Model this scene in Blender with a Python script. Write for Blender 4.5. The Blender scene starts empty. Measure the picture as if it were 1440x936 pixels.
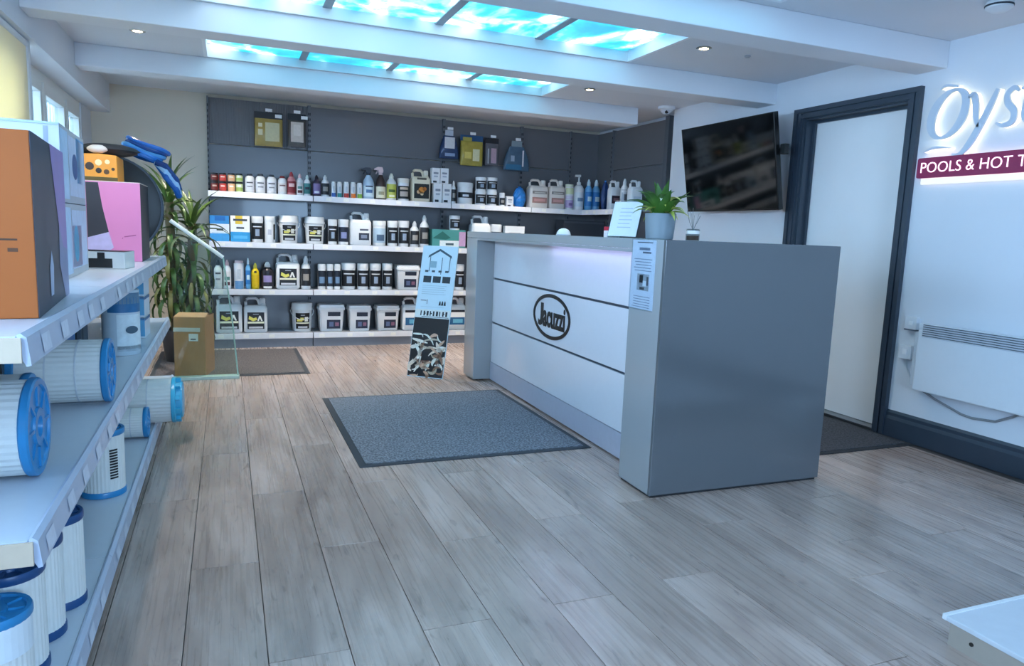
import bpy, bmesh, math, random
from mathutils import Matrix, Vector
random.seed(7)
SC = bpy.context.scene
COL = SC.collection
# ---------------------------------------------------------------- camera
YAW, PITCH, ROLL, LENS = 0.383685, 0.140585, 0.038741, 25.007
def cam_basis():
    f = Vector((math.sin(YAW)*math.cos(PITCH), math.cos(YAW)*math.cos(PITCH), -math.sin(PITCH)))
    r0 = Vector((math.cos(YAW), -math.sin(YAW), 0)); u0 = r0.cross(f)
    r = r0*math.cos(ROLL) + u0*math.sin(ROLL); u = -r0*math.sin(ROLL) + u0*math.cos(ROLL)
    return r, u, f
_r, _u, _f = cam_basis()
cd = bpy.data.cameras.new('camera'); cam = bpy.data.objects.new('camera', cd); COL.objects.link(cam)
cd.sensor_width = 36; cd.lens = LENS; cd.clip_start = 0.02
m = Matrix.Identity(4)
for i in range(3):
    m[i][0], m[i][1], m[i][2] = _r[i], _u[i], -_f[i]
m[2][3] = 1.17
cam.matrix_world = m
SC.camera = cam
# ---------------------------------------------------------------- sky and exposure
SKY = 13.0
w = bpy.data.worlds.new('sky'); SC.world = w; w.use_nodes = True
bg = w.node_tree.nodes['Background']
bg.inputs[0].default_value = (0.52, 0.71, 1.0, 1); bg.inputs[1].default_value = SKY
SC.view_settings.view_transform = 'Standard'; SC.view_settings.look = 'None'
SC.view_settings.gamma = 1; SC.view_settings.use_curve_mapping = False
SC.view_settings.exposure = 1.2
def portal(loc, rot, sx, sy):
    l = bpy.data.lights.new('window_portal', 'AREA'); l.shape = 'RECTANGLE'; l.size = sx; l.size_y = sy
    l.cycles.is_portal = True
    o = bpy.data.objects.new('window_portal', l); COL.objects.link(o); o.location = loc; o.rotation_euler = rot
portal((1.2, -2.2, 1.5), (math.radians(90), 0, 0), 1.8, 1.3)
portal((-1.25, 2.45, 1.5), (0, math.radians(-90), 0), 1.2, 4.3)
PANEL_GLOW = 2.2     # strength of the cloud picture light panels
SPOT_W = 24.0        # watts of one ceiling downlight
LED_GLOW = 4.0       # strength of the strip under the counter top
# ---------------------------------------------------------------- helpers
def lin(h):
    if isinstance(h, str):
        h = h.lstrip('#'); c = [int(h[i:i+2], 16)/255 for i in (0, 2, 4)]
    else: c = h
    return tuple((x/12.92 if x <= .04045 else ((x+.055)/1.055)**2.4) for x in c)
_M = {}
def M(col, rough=.5, metal=0., var=.06, scale=30., bump=0., coat=0., trans=0., spec=.5, emit=0., name=None):
    key = (col, rough, metal, var, scale, bump, coat, trans, spec, emit)
    if key in _M: return _M[key]
    mt = bpy.data.materials.new(name or 'paint_%d' % len(_M)); mt.use_nodes = True
    nt = mt.node_tree; b = nt.nodes['Principled BSDF']
    c = lin(col)
    tc = nt.nodes.new('ShaderNodeTexCoord'); nz = nt.nodes.new('ShaderNodeTexNoise')
    nz.inputs['Scale'].default_value = scale; nz.inputs['Detail'].default_value = 3
    nt.links.new(tc.outputs['Object'], nz.inputs['Vector'])
    mx = nt.nodes.new('ShaderNodeMix'); mx.data_type = 'RGBA'
    mx.inputs['A'].default_value = (*[max(0, x*(1-var)) for x in c], 1)
    mx.inputs['B'].default_value = (*[min(1, x*(1+var)) for x in c], 1)
    nt.links.new(nz.outputs['Fac'], mx.inputs['Factor'])
    nt.links.new(mx.outputs['Result'], b.inputs['Base Color'])
    b.inputs['Roughness'].default_value = rough; b.inputs['Metallic'].default_value = metal
    b.inputs['Specular IOR Level'].default_value = spec
    b.inputs['Coat Weight'].default_value = coat; b.inputs['Coat Roughness'].default_value = .08
    if trans: b.inputs['Transmission Weight'].default_value = trans
    if emit:
        b.inputs['Emission Color'].default_value = (*c, 1); b.inputs['Emission Strength'].default_value = emit
    if bump:
        bp = nt.nodes.new('ShaderNodeBump'); bp.inputs['Strength'].default_value = bump; bp.inputs['Distance'].default_value = .004
        nt.links.new(nz.outputs['Fac'], bp.inputs['Height']); nt.links.new(bp.outputs['Normal'], b.inputs['Normal'])
    _M[key] = mt
    return mt
def glass_mat(tint, mixf, name):
    mt = bpy.data.materials.new(name); mt.use_nodes = True; nt = mt.node_tree
    nt.nodes.remove(nt.nodes['Principled BSDF'])
    t = nt.nodes.new('ShaderNodeBsdfTransparent'); t.inputs[0].default_value = (*lin(tint), 1)
    g = nt.nodes.new('ShaderNodeBsdfGlossy'); g.inputs['Roughness'].default_value = .03
    fr = nt.nodes.new('ShaderNodeLayerWeight'); pw = nt.nodes.new('ShaderNodeMath'); pw.operation = 'POWER'; pw.inputs[1].default_value = 4.
    mx = nt.nodes.new('ShaderNodeMixShader')
    ml = nt.nodes.new('ShaderNodeMath'); ml.operation = 'MULTIPLY_ADD'; ml.inputs[1].default_value = mixf*.8; ml.inputs[2].default_value = .035
    nt.links.new(fr.outputs['Facing'], pw.inputs[0]); nt.links.new(pw.outputs[0], ml.inputs[0]); nt.links.new(ml.outputs[0], mx.inputs[0])
    nt.links.new(t.outputs[0], mx.inputs[1]); nt.links.new(g.outputs[0], mx.inputs[2])
    nt.links.new(mx.outputs[0], nt.nodes['Material Output'].inputs[0])
    return mt
class MB:
    def __init__(s): s.v = []; s.f = []
    def add(s, vs, fs):
        n = len(s.v); s.v += [tuple(p) for p in vs]; s.f += [tuple(i+n for i in q) for q in fs]; return s
    def box(s, x0, x1, y0, y1, z0, z1):
        return s.add([(x0,y0,z0),(x1,y0,z0),(x1,y1,z0),(x0,y1,z0),(x0,y0,z1),(x1,y0,z1),(x1,y1,z1),(x0,y1,z1)],
                     [(0,3,2,1),(4,5,6,7),(0,1,5,4),(1,2,6,5),(2,3,7,6),(3,0,4,7)])
    def lathe(s, prof, n=20, c=(0,0,0), sx=1., sy=1., axis='z'):
        vs = []; fs = []
        for r, z in prof:
            for k in range(n):
                a = 2*math.pi*k/n; p = (r*sx*math.cos(a), r*sy*math.sin(a), z)
                if axis == 'x': p = (p[2], p[0], p[1])
                if axis == 'y': p = (p[1], p[2], p[0])
                vs.append((p[0]+c[0], p[1]+c[1], p[2]+c[2]))
        for i in range(len(prof)-1):
            for k in range(n):
                fs.append((i*n+k, i*n+(k+1) % n, (i+1)*n+(k+1) % n, (i+1)*n+k))
        fs.append(tuple(range(n))[::-1]); fs.append(tuple((len(prof)-1)*n+k for k in range(n)))
        return s.add(vs, fs)
    def rings(s, rings):              # list of equal-length closed rings, capped
        n = len(rings[0]); vs = [p for r in rings for p in r]; fs = []
        for i in range(len(rings)-1):
            for k in range(n): fs.append((i*n+k, i*n+(k+1) % n, (i+1)*n+(k+1) % n, (i+1)*n+k))
        fs.append(tuple(range(n))[::-1]); fs.append(tuple((len(rings)-1)*n+k for k in range(n)))
        return s.add(vs, fs)
    def prism(s, poly, axis, lo, hi):
        def P(a, b, t): return {'x': (t,a,b), 'y': (a,t,b), 'z': (a,b,t)}[axis]
        n = len(poly); vs = [P(a,b,lo) for a,b in poly]+[P(a,b,hi) for a,b in poly]
        fs = [tuple(range(n))[::-1], tuple(range(n, 2*n))]+[(i,(i+1)%n,n+(i+1)%n,n+i) for i in range(n)]
        return s.add(vs, fs)
    def tube(s, pts, r, n=8, close=False, rs=None):
        pts = [Vector(p) for p in pts]; vs = []; fs = []; N = len(pts)
        for i, p in enumerate(pts):
            a = pts[(i-1) % N] if (i > 0 or close) else p; b = pts[(i+1) % N] if (i < N-1 or close) else p
            d = (b-a).normalized(); up = Vector((0,0,1)) if abs(d.z) < .95 else Vector((1,0,0))
            x = d.cross(up).normalized(); y = x.cross(d); rr = rs[i] if rs else r
            for k in range(n):
                t = 2*math.pi*k/n; vs.append(tuple(p + x*(rr*math.cos(t)) + y*(rr*math.sin(t))))
        for i in range(N if close else N-1):
            j = (i+1) % N
            for k in range(n): fs.append((i*n+k, i*n+(k+1)%n, j*n+(k+1)%n, j*n+k))
        if not close: fs.append(tuple(range(n))[::-1]); fs.append(tuple((N-1)*n+k for k in range(n)))
        return s.add(vs, fs)
    def arc(s, r, a0, a1, z0, z1, n=10, sx=1., sy=1., r1=None, c=(0,0)):   # curved label patch, front is -y
        r1 = r1 or r; vs = []; fs = []
        for i in range(n+1):
            a = a0+(a1-a0)*i/n
            for rr, z in ((r, z0), (r1, z1)): vs.append((c[0]+rr*sx*math.sin(a), c[1]-rr*sy*math.cos(a), z))
        for i in range(n): fs.append((2*i, 2*i+2, 2*i+3, 2*i+1))
        return s.add(vs, fs)
    def rot(s, ang, c=(0,0)):
        ca, sa = math.cos(ang), math.sin(ang)
        s.v = [(c[0]+(x-c[0])*ca-(y-c[1])*sa, c[1]+(x-c[0])*sa+(y-c[1])*ca, z) for x,y,z in s.v]; return s
    def xf(s, mat): s.v = [tuple(mat @ Vector(p)) for p in s.v]; return s
    def build(s, name, mat, parent=None, smooth=False, bevel=0., **kw):
        me = bpy.data.meshes.new(name); me.from_pydata(s.v, [], s.f)
        bm = bmesh.new(); bm.from_mesh(me)
        if bevel:
            es = [e for e in bm.edges if len(e.link_faces) == 2 and e.calc_face_angle(0) > .6]
            bmesh.ops.bevel(bm, geom=es, offset=bevel, segments=2, affect='EDGES', profile=.6)
        bmesh.ops.recalc_face_normals(bm, faces=bm.faces)
        bm.to_mesh(me); bm.free()
        if smooth:
            me.polygons.foreach_set('use_smooth', [True]*len(me.polygons)); me.set_sharp_from_angle(angle=math.radians(38))
        return link(name, me, mat, parent, **kw)
def link(name, me, mat, parent=None, label=None, cat=None, group=None, kind=None, loc=None, rot=None):
    o = bpy.data.objects.new(name, me); COL.objects.link(o)
    if mat is not None and not me.materials: me.materials.append(mat)
    if parent: o.parent = parent
    tag(o, label, cat, group, kind)
    if loc: o.location = loc
    if rot: o.rotation_euler = rot
    return o
def tag(o, label=None, cat=None, group=None, kind=None):
    if label: o['label'] = label
    if cat: o['category'] = cat
    if group: o['group'] = group
    if kind: o['kind'] = kind
    return o
def thing(name, label, cat, loc=(0,0,0), rz=0., group=None, kind=None):
    o = bpy.data.objects.new(name, None); COL.objects.link(o); o.empty_display_size = .05
    o.location = loc; o.rotation_euler = (0, 0, rz)
    return tag(o, label, cat, group, kind)
def B(x0,x1,y0,y1,z0,z1): return MB().box(x0,x1,y0,y1,z0,z1)
def text_mesh(txt, size, extrude=.001, shear=0., offset=0., spacing=1., sx=1., align='CENTER'):
    cu = bpy.data.curves.new('lettering', 'FONT'); cu.body = txt; cu.size = size; cu.extrude = extrude
    cu.shear = shear; cu.offset = offset; cu.space_character = spacing; cu.align_x = align; cu.align_y = 'CENTER'
    cu.resolution_u = 4
    o = bpy.data.objects.new('lettering', cu); COL.objects.link(o)
    me = bpy.data.meshes.new_from_object(o)
    bpy.data.objects.remove(o); bpy.data.curves.remove(cu)
    for v in me.vertices: v.co.x *= sx
    me.materials.clear()
    return me
def rrect(w, d, r, n=4):        # rounded rectangle outline, ccw
    pts = []
    for cx, cy, a0 in ((w/2-r, d/2-r, 0), (-w/2+r, d/2-r, 90), (-w/2+r, -d/2+r, 180), (w/2-r, -d/2+r, 270)):
        for k in range(n+1):
            a = math.radians(a0+90*k/n); pts.append((cx+r*math.cos(a), cy+r*math.sin(a)))
    return pts
def ring(w, d, r, z, n=4): return [(x, y, z) for x, y in rrect(w, d, r, n)]
R = math.radians
# ---------------------------------------------------------------- the room
CEIL = 2.34
white_wall = M('#dfe3ea', .55, var=.03, scale=3, bump=.05)
white_trim = M('#e6e9ee', .4, var=.02)
dark_trim = M('#36414e', .35, var=.08, scale=12)
grey_wall = M('#dccfbd', .6, var=.04, scale=3)
# floor of laminate planks
def plank_mat():
    mt = bpy.data.materials.new('grey_oak_laminate'); mt.use_nodes = True; nt = mt.node_tree; b = nt.nodes['Principled BSDF']
    N = nt.nodes.new; L = nt.links.new
    tc = N('ShaderNodeTexCoord'); oi = N('ShaderNodeObjectInfo')
    vm = N('ShaderNodeVectorMath'); vm.operation = 'SCALE'; vm.inputs['Scale'].default_value = 37.
    cb = N('ShaderNodeCombineXYZ'); L(oi.outputs['Random'], cb.inputs[0]); L(oi.outputs['Random'], cb.inputs[1])
    L(cb.outputs[0], vm.inputs[0])
    ad = N('ShaderNodeVectorMath'); ad.operation = 'ADD'; L(tc.outputs['Object'], ad.inputs[0]); L(vm.outputs[0], ad.inputs[1])
    def noise(sx, sy, detail, rough, dist=0.):
        mp = N('ShaderNodeMapping'); mp.inputs['Scale'].default_value = (sx, sy, 1); L(ad.outputs[0], mp.inputs['Vector'])
        nz = N('ShaderNodeTexNoise'); nz.inputs['Scale'].default_value = 1; nz.inputs['Detail'].default_value = detail
        nz.inputs['Roughness'].default_value = rough; nz.inputs['Distortion'].default_value = dist; L(mp.outputs[0], nz.inputs['Vector']); return nz
    big = noise(9, 1.6, 4, .6, .8); fine = noise(75, 1.6, 4, .6, .3); knot = noise(22, 6, 3, .5, 1.5)
    cr = N('ShaderNodeValToRGB'); e = cr.color_ramp.elements
    e[0].position = .22; e[0].color = (*lin('#927d74'), 1); e[1].position = .78; e[1].color = (*lin('#d1bdb3'), 1)
    x = e.new(.5); x.color = (*lin('#b59f93'), 1)
    L(big.outputs['Fac'], cr.inputs[0])
    fr = N('ShaderNodeValToRGB'); f = fr.color_ramp.elements; f[0].position = .32; f[0].color = (.55,.53,.52,1); f[1].position = .62; f[1].color = (1.08,1.06,1.05,1)
    L(fine.outputs['Fac'], fr.inputs[0])
    mu = N('ShaderNodeMix'); mu.data_type = 'RGBA'; mu.blend_type = 'MULTIPLY'; mu.inputs['Factor'].default_value = .24
    L(cr.outputs[0], mu.inputs['A']); L(fr.outputs[0], mu.inputs['B'])
    kr = N('ShaderNodeValToRGB'); k = kr.color_ramp.elements; k[0].position = .26; k[0].color = (.35,.32,.3,1); k[1].position = .38; k[1].color = (1,1,1,1)
    L(knot.outputs['Fac'], kr.inputs[0])
    mk = N('ShaderNodeMix'); mk.data_type = 'RGBA'; mk.blend_type = 'MULTIPLY'; mk.inputs['Factor'].default_value = .7
    L(mu.outputs['Result'], mk.inputs['A']); L(kr.outputs[0], mk.inputs['B'])
    rr = N('ShaderNodeMapRange'); rr.inputs['To Min'].default_value = .86; rr.inputs['To Max'].default_value = 1.12; L(oi.outputs['Random'], rr.inputs[0])
    ms = N('ShaderNodeVectorMath'); ms.operation = 'SCALE'; L(mk.outputs['Result'], ms.inputs[0]); L(rr.outputs[0], ms.inputs['Scale'])
    L(ms.outputs[0], b.inputs['Base Color'])
    rg = N('ShaderNodeMapRange'); rg.inputs['To Min'].default_value = .2; rg.inputs['To Max'].default_value = .36; L(fine.outputs['Fac'], rg.inputs[0])
    L(rg.outputs[0], b.inputs['Roughness']); b.inputs['Coat Weight'].default_value = .45; b.inputs['Coat Roughness'].default_value = .22
    bp = N('ShaderNodeBump'); bp.inputs['Strength'].default_value = .06; bp.inputs['Distance'].default_value = .002
    L(fine.outputs['Fac'], bp.inputs['Height']); L(bp.outputs['Normal'], b.inputs['Normal'])
    return mt
floor = B(-1.3, 4.3, -2.3, 7.6, -.12, -.0105).build('floor', M('#4b4644', .7), kind='structure')
PM = plank_mat(); PW, PL = .216, 1.28
pm = MB().box(0, PW-.0022, 0, PL-.0022, -.0095, 0)
plank0 = None
KN = {0: 2.49, 1: 1.868, 2: 2.54, 3: 1.895, 4: 2.46, 5: 1.912, 6: 2.55, 7: 1.95, 8: 1.335, 9: 2.3, 10: 1.75}
for k in range(-5, 18):
    x = .088 + PW*(k-1); y0 = KN.get(k, 1.2+1.28*random.random()); y = y0 - 3*PL
    while y < 7.5:
        if y + PL > -1.6:
            if plank0 is None:
                o = plank0 = pm.build('plank', PM, floor, bevel=.0012)
            else:
                o = plank0.copy(); COL.objects.link(o)
            o.location = (x, y, 0)
        y += PL
# walls
WT = .12
B(-1.3, 4.3, 7.45, 7.6, 0, 2.5).build('wall_back', grey_wall, kind='structure')
wr = MB(); XR = 3.84
wr.box(XR, XR+.26, -2.2, 3.25, 0, 2.5).box(XR, XR+.26, 4.09, 5.74, 0, 2.5).box(XR, XR+.26, 3.25, 4.09, 2.045, 2.5).box(4.0, 4.1, 5.74, 7.45, 0, 2.5)
wr.build('wall_right', white_wall, kind='structure')
B(XR+.14, XR+.26, 3.25, 4.09, 0, 2.045).build('wall_doorway_back', white_wall, kind='structure')
wl = MB(); WX0, WX1 = -1.25, -1.1
wl.box(WX0, WX1, -2.2, 7.45, 0, .95).box(WX0, WX1, -2.2, .3, .95, 2.5).box(WX0, WX1, 4.62, 4.86, .95, 2.5).box(WX0, WX1, 6.98, 7.45, .95, 2.5).box(WX0, WX1, .3, 7, 2.09, 2.5)
wl.build('wall_left', white_wall, kind='structure')
wf = MB(); wf.box(-1.25, .3, -2.3, -2.2, 0, 2.5).box(2.1, 4.1, -2.3, -2.2, 0, 2.5).box(.3, 2.1, -2.3, -2.2, 2.15, 2.5).box(.3, 2.1, -2.3, -2.2, 0, .85)
wf.build('wall_front', white_wall, kind='structure')
# left header over the windows, ceiling beams
B(-1.1, -.945, -2.2, 7.45, 2.09, CEIL).build('trim_1', white_wall, kind='structure')
for i, (y0, xe) in enumerate(((.18, XR), (1.62, XR), (3.03, XR), (4.41, XR), (5.84, 3.52))):
    B(-.945, xe, y0, y0+.2, 2.19, CEIL).build('trim_%d' % (i+2), white_wall, kind='structure', bevel=.006)
# ceiling with three coffers
CX0, CX1 = -.11, 2.54
COF = ((2.16, 2.95), (3.6, 4.39), (5.04, 5.82))
cm = MB(); ys = -2.2
for y0, y1 in COF:
    cm.box(-1.1, 4.1, ys, y0, CEIL, 2.46).box(-1.1, CX0, y0, y1, CEIL, 2.46).box(CX1, 4.1, y0, y1, CEIL, 2.46); ys = y1
cm.box(-1.1, 4.1, ys, 7.45, CEIL, 2.46)
cm.build('ceiling', M('#d9dde4', .6, var=.03, scale=3), kind='structure')
def cloud_mat():
    mt = bpy.data.materials.new('cloud_picture_light'); mt.use_nodes = True; nt = mt.node_tree; b = nt.nodes['Principled BSDF']
    N = nt.nodes.new; L = nt.links.new
    tc = N('ShaderNodeTexCoord'); mp = N('ShaderNodeMapping'); mp.inputs['Scale'].default_value = (2.6, 2.0, 1); L(tc.outputs['Object'], mp.inputs[0])
    oi = N('ShaderNodeObjectInfo'); sc = N('ShaderNodeMath'); sc.operation = 'MULTIPLY'; sc.inputs[1].default_value = 50; L(oi.outputs['Random'], sc.inputs[0])
    nz = N('ShaderNodeTexNoise'); nz.noise_dimensions = '4D'; nz.inputs['Scale'].default_value = 1.3; nz.inputs['Detail'].default_value = 6; nz.inputs['Roughness'].default_value = .58
    nz.inputs['Distortion'].default_value = .6
    L(mp.outputs[0], nz.inputs['Vector']); L(sc.outputs[0], nz.inputs['W'])
    cr = N('ShaderNodeValToRGB'); e = cr.color_ramp.elements
    e[0].position = .36; e[0].color = (.002, .10, .2, 1); e[1].position = .63; e[1].color = (.8, .84, .95, 1)
    x = e.new(.46); x.color = (.004, .17, .26, 1); x = e.new(.53); x.color = (.13, .34, .42, 1)
    L(nz.outputs['Fac'], cr.inputs[0])
    b.inputs['Base Color'].default_value = (.1, .1, .1, 1)
    L(cr.outputs[0], b.inputs['Emission Color'])
    b.inputs['Emission Strength'].default_value = PANEL_GLOW; b.inputs['Roughness'].default_value = .3
    return mt
CLM = cloud_mat()
for i, (y0, y1) in enumerate(COF):
    lab = ('row of blue cloud picture light panels mostly above the frame', 'large middle row of blue cloud picture ceiling light panels',
           'far row of four blue cloud picture light panels before back shelves')[i]
    t = thing('ceiling_light_box', lab, 'ceiling light', ((CX0+CX1)/2, (y0+y1)/2, 2.40), group='cloud picture ceiling lights')
    hw, hd = (CX1-CX0)/2, (y1-y0)/2
    fm = MB()
    fm.box(-hw-.02, -hw+.004, -hd-.02, hd+.02, -.061, .03).box(hw-.004, hw+.02, -hd-.02, hd+.02, -.061, .03)
    fm.box(-hw, hw, -hd-.02, -hd+.004, -.061, .03).box(-hw, hw, hd-.004, hd+.02, -.061, .03)
    fm.build('frame', white_trim, t)
    pw = (2*hw-.03*2-.05*3)/4
    for k in range(4):
        xa = -hw+.03+k*(pw+.05)
        B(-pw/2, pw/2, -hd+.02, hd-.02, 0, .012).build('panel', CLM, t, loc=(xa+pw/2, 0, 0))
        if k < 3: B(xa+pw, xa+pw+.05, -hd+.004, hd-.004, -.006, .02).build('mullion', M('#8e98a6', .4), t)
    B(-hw-.02, hw+.02, -hd-.02, hd+.02, .031, .05).build('back_tray', white_trim, t)
# downlights
def downlight(x, y, lab, k=1.):
    t = thing('ceiling_downlight', lab, 'ceiling light', (x, y, CEIL), group='small round ceiling downlights')
    MB().lathe([(.045,-.001),(.048,-.004),(.03,-.008),(.028,-.002)], 20).build('bezel', M('#c9c4ba', .25, .6), t, smooth=True)
    MB().lathe([(.027,-.003),(.024,-.007)], 16).build('lamp', M('#ffe2b0', .4, emit=14), t)
    l = bpy.data.lights.new('downlight_beam', 'SPOT'); l.energy = SPOT_W*k; l.color = (1, .9, .77); l.spot_size = R(95); l.spot_blend = .7; l.shadow_soft_size = .03
    o = bpy.data.objects.new('downlight_beam', l); COL.objects.link(o); o.parent = t; o.location = (0, 0, -.015)
downlight(-.5, 5.27, 'small warm downlight in the ceiling left of the far light panels')
downlight(2.753, 3.842, 'small warm downlight right of the large middle light panels')
downlight(2.75, 5.337, 'small warm downlight right of the far light panels')
downlight(-.5, 3.65, 'small downlight at left end of the middle light panels')
downlight(.15, 6.45, 'small downlight behind last beam above the left back shelves', 2.2)
downlight(1.433, 6.33, 'small downlight behind last beam above the middle back shelves', 2.2)
downlight(2.75, 6.4, 'small added downlight, unseen behind last beam above the right back shelves', 2.2)  # invented lamp, added to brighten the stock on the back shelves
MB().lathe([(.018,-.001),(.02,-.008),(.012,-.014)], 16, (3.1, 3.858, CEIL)).build('ceiling_sensor', M('#9aa2ad', .5), smooth=True, label='tiny grey sensor on the ceiling above the television', cat='sensor')
t = thing('smoke_detector', 'round white smoke detector on ceiling at top right', 'smoke detector', (3.425, 2.47, CEIL))
MB().lathe([(.055,-.001),(.06,-.012),(.058,-.03),(.03,-.048),(.001,-.05)], 28).build('cover', M('#dfe3e8', .5), t, smooth=True)
MB().lathe([(.0605,-.016),(.061,-.02),(.0605,-.024)], 28).build('vent_ring', M('#333a45', .7), t)
t = thing('dome_camera', 'small white dome security camera under ceiling above the shelf end', 'camera', (3.7, 5.66, CEIL))
MB().lathe([(.075,-.001),(.075,-.02),(.055,-.032)], 24).build('base', M('#e3e6ea', .4), t, smooth=True)
MB().lathe([(.048,-.03),(.046,-.045),(.032,-.062),(.001,-.07)], 20).build('dome', M('#c9d0da', .2), t, smooth=True)
MB().lathe([(.014,0),(.014,.012)], 12, (-.02, -.042, -.052), axis='y').build('lens', M('#0c0d10', .1), t)
# ---- windows on the left, blind, fence outside
GL = glass_mat('#e6eef0', .3, 'window_glass')
pvc = M('#e4e4e0', .35, var=.02)
def window(name, y0, y1, mull, xw=-1.14):
    o = thing(name, None, None, (xw, 0, 0), kind='structure')
    fm = MB().box(-.03,.03,y0,y1,.95,1.01).box(-.03,.03,y0,y1,2.03,2.09).box(-.03,.03,y0,y0+.06,1.01,2.03).box(-.03,.03,y1-.06,y1,1.01,2.03)
    fm.build('window_frame', pvc, o, bevel=.004)
    ed = [y0+.06]+list(mull)+[y1-.06]
    for q in mull: B(-.03,.03,q-.035,q+.035,1.01,2.03).build('mullion', pvc, o, bevel=.004)
    for a, b in zip(ed[:-1], ed[1:]):
        a2, b2 = a+.035, b-.035
        MB().box(-.02,.045,a2,b2,1.02,1.07).box(-.02,.045,a2,b2,1.95,2.028).box(-.02,.045,a2,a2+.045,1.07,1.95).box(-.02,.045,b2-.045,b2,1.07,1.95).build('sash', pvc, o, bevel=.003)
        B(-.004,.004,a2+.045,b2-.045,1.07,1.95).build('pane', GL, o)
    return o
window('window_1', 4.86, 6.98, (5.62, 6.35))
window('window_2', .3, 4.62, (1.4, 2.5, 3.55))
o = thing('window_3', None, None, (0, -2.25, 0), kind='structure')
fm = MB()
for x in (.3, 1.17, 2.04): fm.box(x, x+.06, -.03, .03, .85, 2.15)
fm.box(.3, 2.1, -.03, .03, .85, .91).box(.3, 2.1, -.03, .03, 2.09, 2.15); fm.build('window_frame', pvc, o)
for x in (.36, 1.23): B(x, x+.805, -.004, .004, .91, 2.09).build('pane', GL, o)
B(-1.1, -.99, 4.86, 6.98, .93, .955).build('trim_8', pvc, kind='structure')
def blind_mat():
    mt = bpy.data.materials.new('cream_blind_fabric'); mt.use_nodes = True; nt = mt.node_tree
    d = nt.nodes['Principled BSDF']; d.inputs['Base Color'].default_value = (*lin('#efe9d6'), 1); d.inputs['Roughness'].default_value = .8
    t = nt.nodes.new('ShaderNodeBsdfTranslucent'); t.inputs[0].default_value = (*lin('#ffe6b4'), 1)
    wv = nt.nodes.new('ShaderNodeTexNoise'); wv.inputs['Scale'].default_value = 400
    bp = nt.nodes.new('ShaderNodeBump'); bp.inputs['Strength'].default_value = .1; nt.links.new(wv.outputs[0], bp.inputs['Height']); nt.links.new(bp.outputs[0], d.inputs['Normal'])
    mx = nt.nodes.new('ShaderNodeMixShader'); mx.inputs[0].default_value = .3
    nt.links.new(d.outputs[0], mx.inputs[1]); nt.links.new(t.outputs[0], mx.inputs[2]); nt.links.new(mx.outputs[0], nt.nodes['Material Output'].inputs[0])
    return mt
t = thing('roller_blind', 'cream roller blind drawn down over the left window behind the boxes', 'blind', (-.985, 4.12, 2.07))
B(-.004, .004, -.56, .56, -1.15, 0).build('fabric', blind_mat(), t)
B(-.006, .012, .561, .61, -1.15, .018).build('side_channel', white_trim, t)
MB().lathe([(.018,-.56),(.018,.56)], 12, (0,0,0), axis='y').build('roller', white_trim, t)
t = thing('board_screen', 'grey upright board screen just outside the left window', 'fence', (-1.33, 4.6, 0))
for z in (.4, .85): B(-.05, -.021, 0, 2.9, z, z+.08).build('rail', M('#6d6d6a', .8), t)
fb = None
for k in range(24):
    if fb is None: fb = B(-.02, .0, 0, .078, 0, 2.2).build('board', M('#a9aaa8', .8, var=.2, scale=6), t); o = fb
    else: o = fb.copy(); COL.objects.link(o)
    o.location = (0, k*.12, 0)
B(-9, -1.31, -6, 22, -.2, -.1).build('outside_ground', M('#8f9088', .9), kind='structure')
B(-6, 9, -14, -2.31, -.2, -.1).build('outside_pavement', M('#a5a6a8', .9), kind='structure')
# baseboards
def skirting(name, y0, y1):
    mb = MB(); x = XR
    mb.prism([(x,0),(x-.02,0),(x-.02,.11),(x-.012,.13),(x-.012,.15),(x-.004,.165),(x,.165)], 'y', y0, y1)
    return mb.build(name, dark_trim, kind='structure')
skirting('baseboard_right', -2.2, 3.16); skirting('baseboard_far_right', 4.18, 5.74)
# ---- door
d = thing('door_1', None, None, (XR, 0, 0), kind='structure')
def architrave(mb, y0, y1, z0, z1):
    mb.box(-.022, .0, y0, y1, z0, z1); return mb
fr = MB()
for (a, b) in ((3.16, 3.25), (4.09, 4.18)):
    fr.box(-.018, 0, a, b, 0, 2.115)
    s = 1 if a < 3.5 else -1; e0 = a if s > 0 else b
    fr.box(-.03, -.018, min(e0, e0+s*.03), max(e0, e0+s*.03), 0, 2.115); fr.box(-.025, -.018, min(e0+s*.045, e0+s*.07), max(e0+s*.045, e0+s*.07), 0, 2.085)
fr.box(-.018, 0, 3.25, 4.09, 2.045, 2.115); fr.box(-.03, -.018, 3.19, 4.15, 2.085, 2.115); fr.box(-.025, -.018, 3.23, 4.11, 2.05, 2.07)
fr.build('architrave', dark_trim, d)
jm = MB().box(0, .14, 3.25, 3.262, 0, 2.045).box(0, .14, 4.078, 4.09, 0, 2.045).box(0, .14, 3.262, 4.078, 2.033, 2.045)
jm.box(.06, .08, 4.06, 4.078, 0, 2.033).box(.06, .08, 3.262, 4.06, 2.015, 2.033)
jm.build('jamb', dark_trim, d)
lf = B(.085, .125, 3.268, 4.072, .015, 2.03).build('door_leaf', M('#f0f1f3', .22, var=.03, scale=4), d)
MB().tube([(.085,3.99,1.03),(.05,3.99,1.03),(.045,3.985,1.03),(.045,3.88,1.03)], .009).build('handle', M('#2a2c30', .3, .8), d, smooth=True)
B(.0, .1, 3.25, 4.09, 0, .012).build('threshold', M('#8b9097', .3, .9), d)
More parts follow.
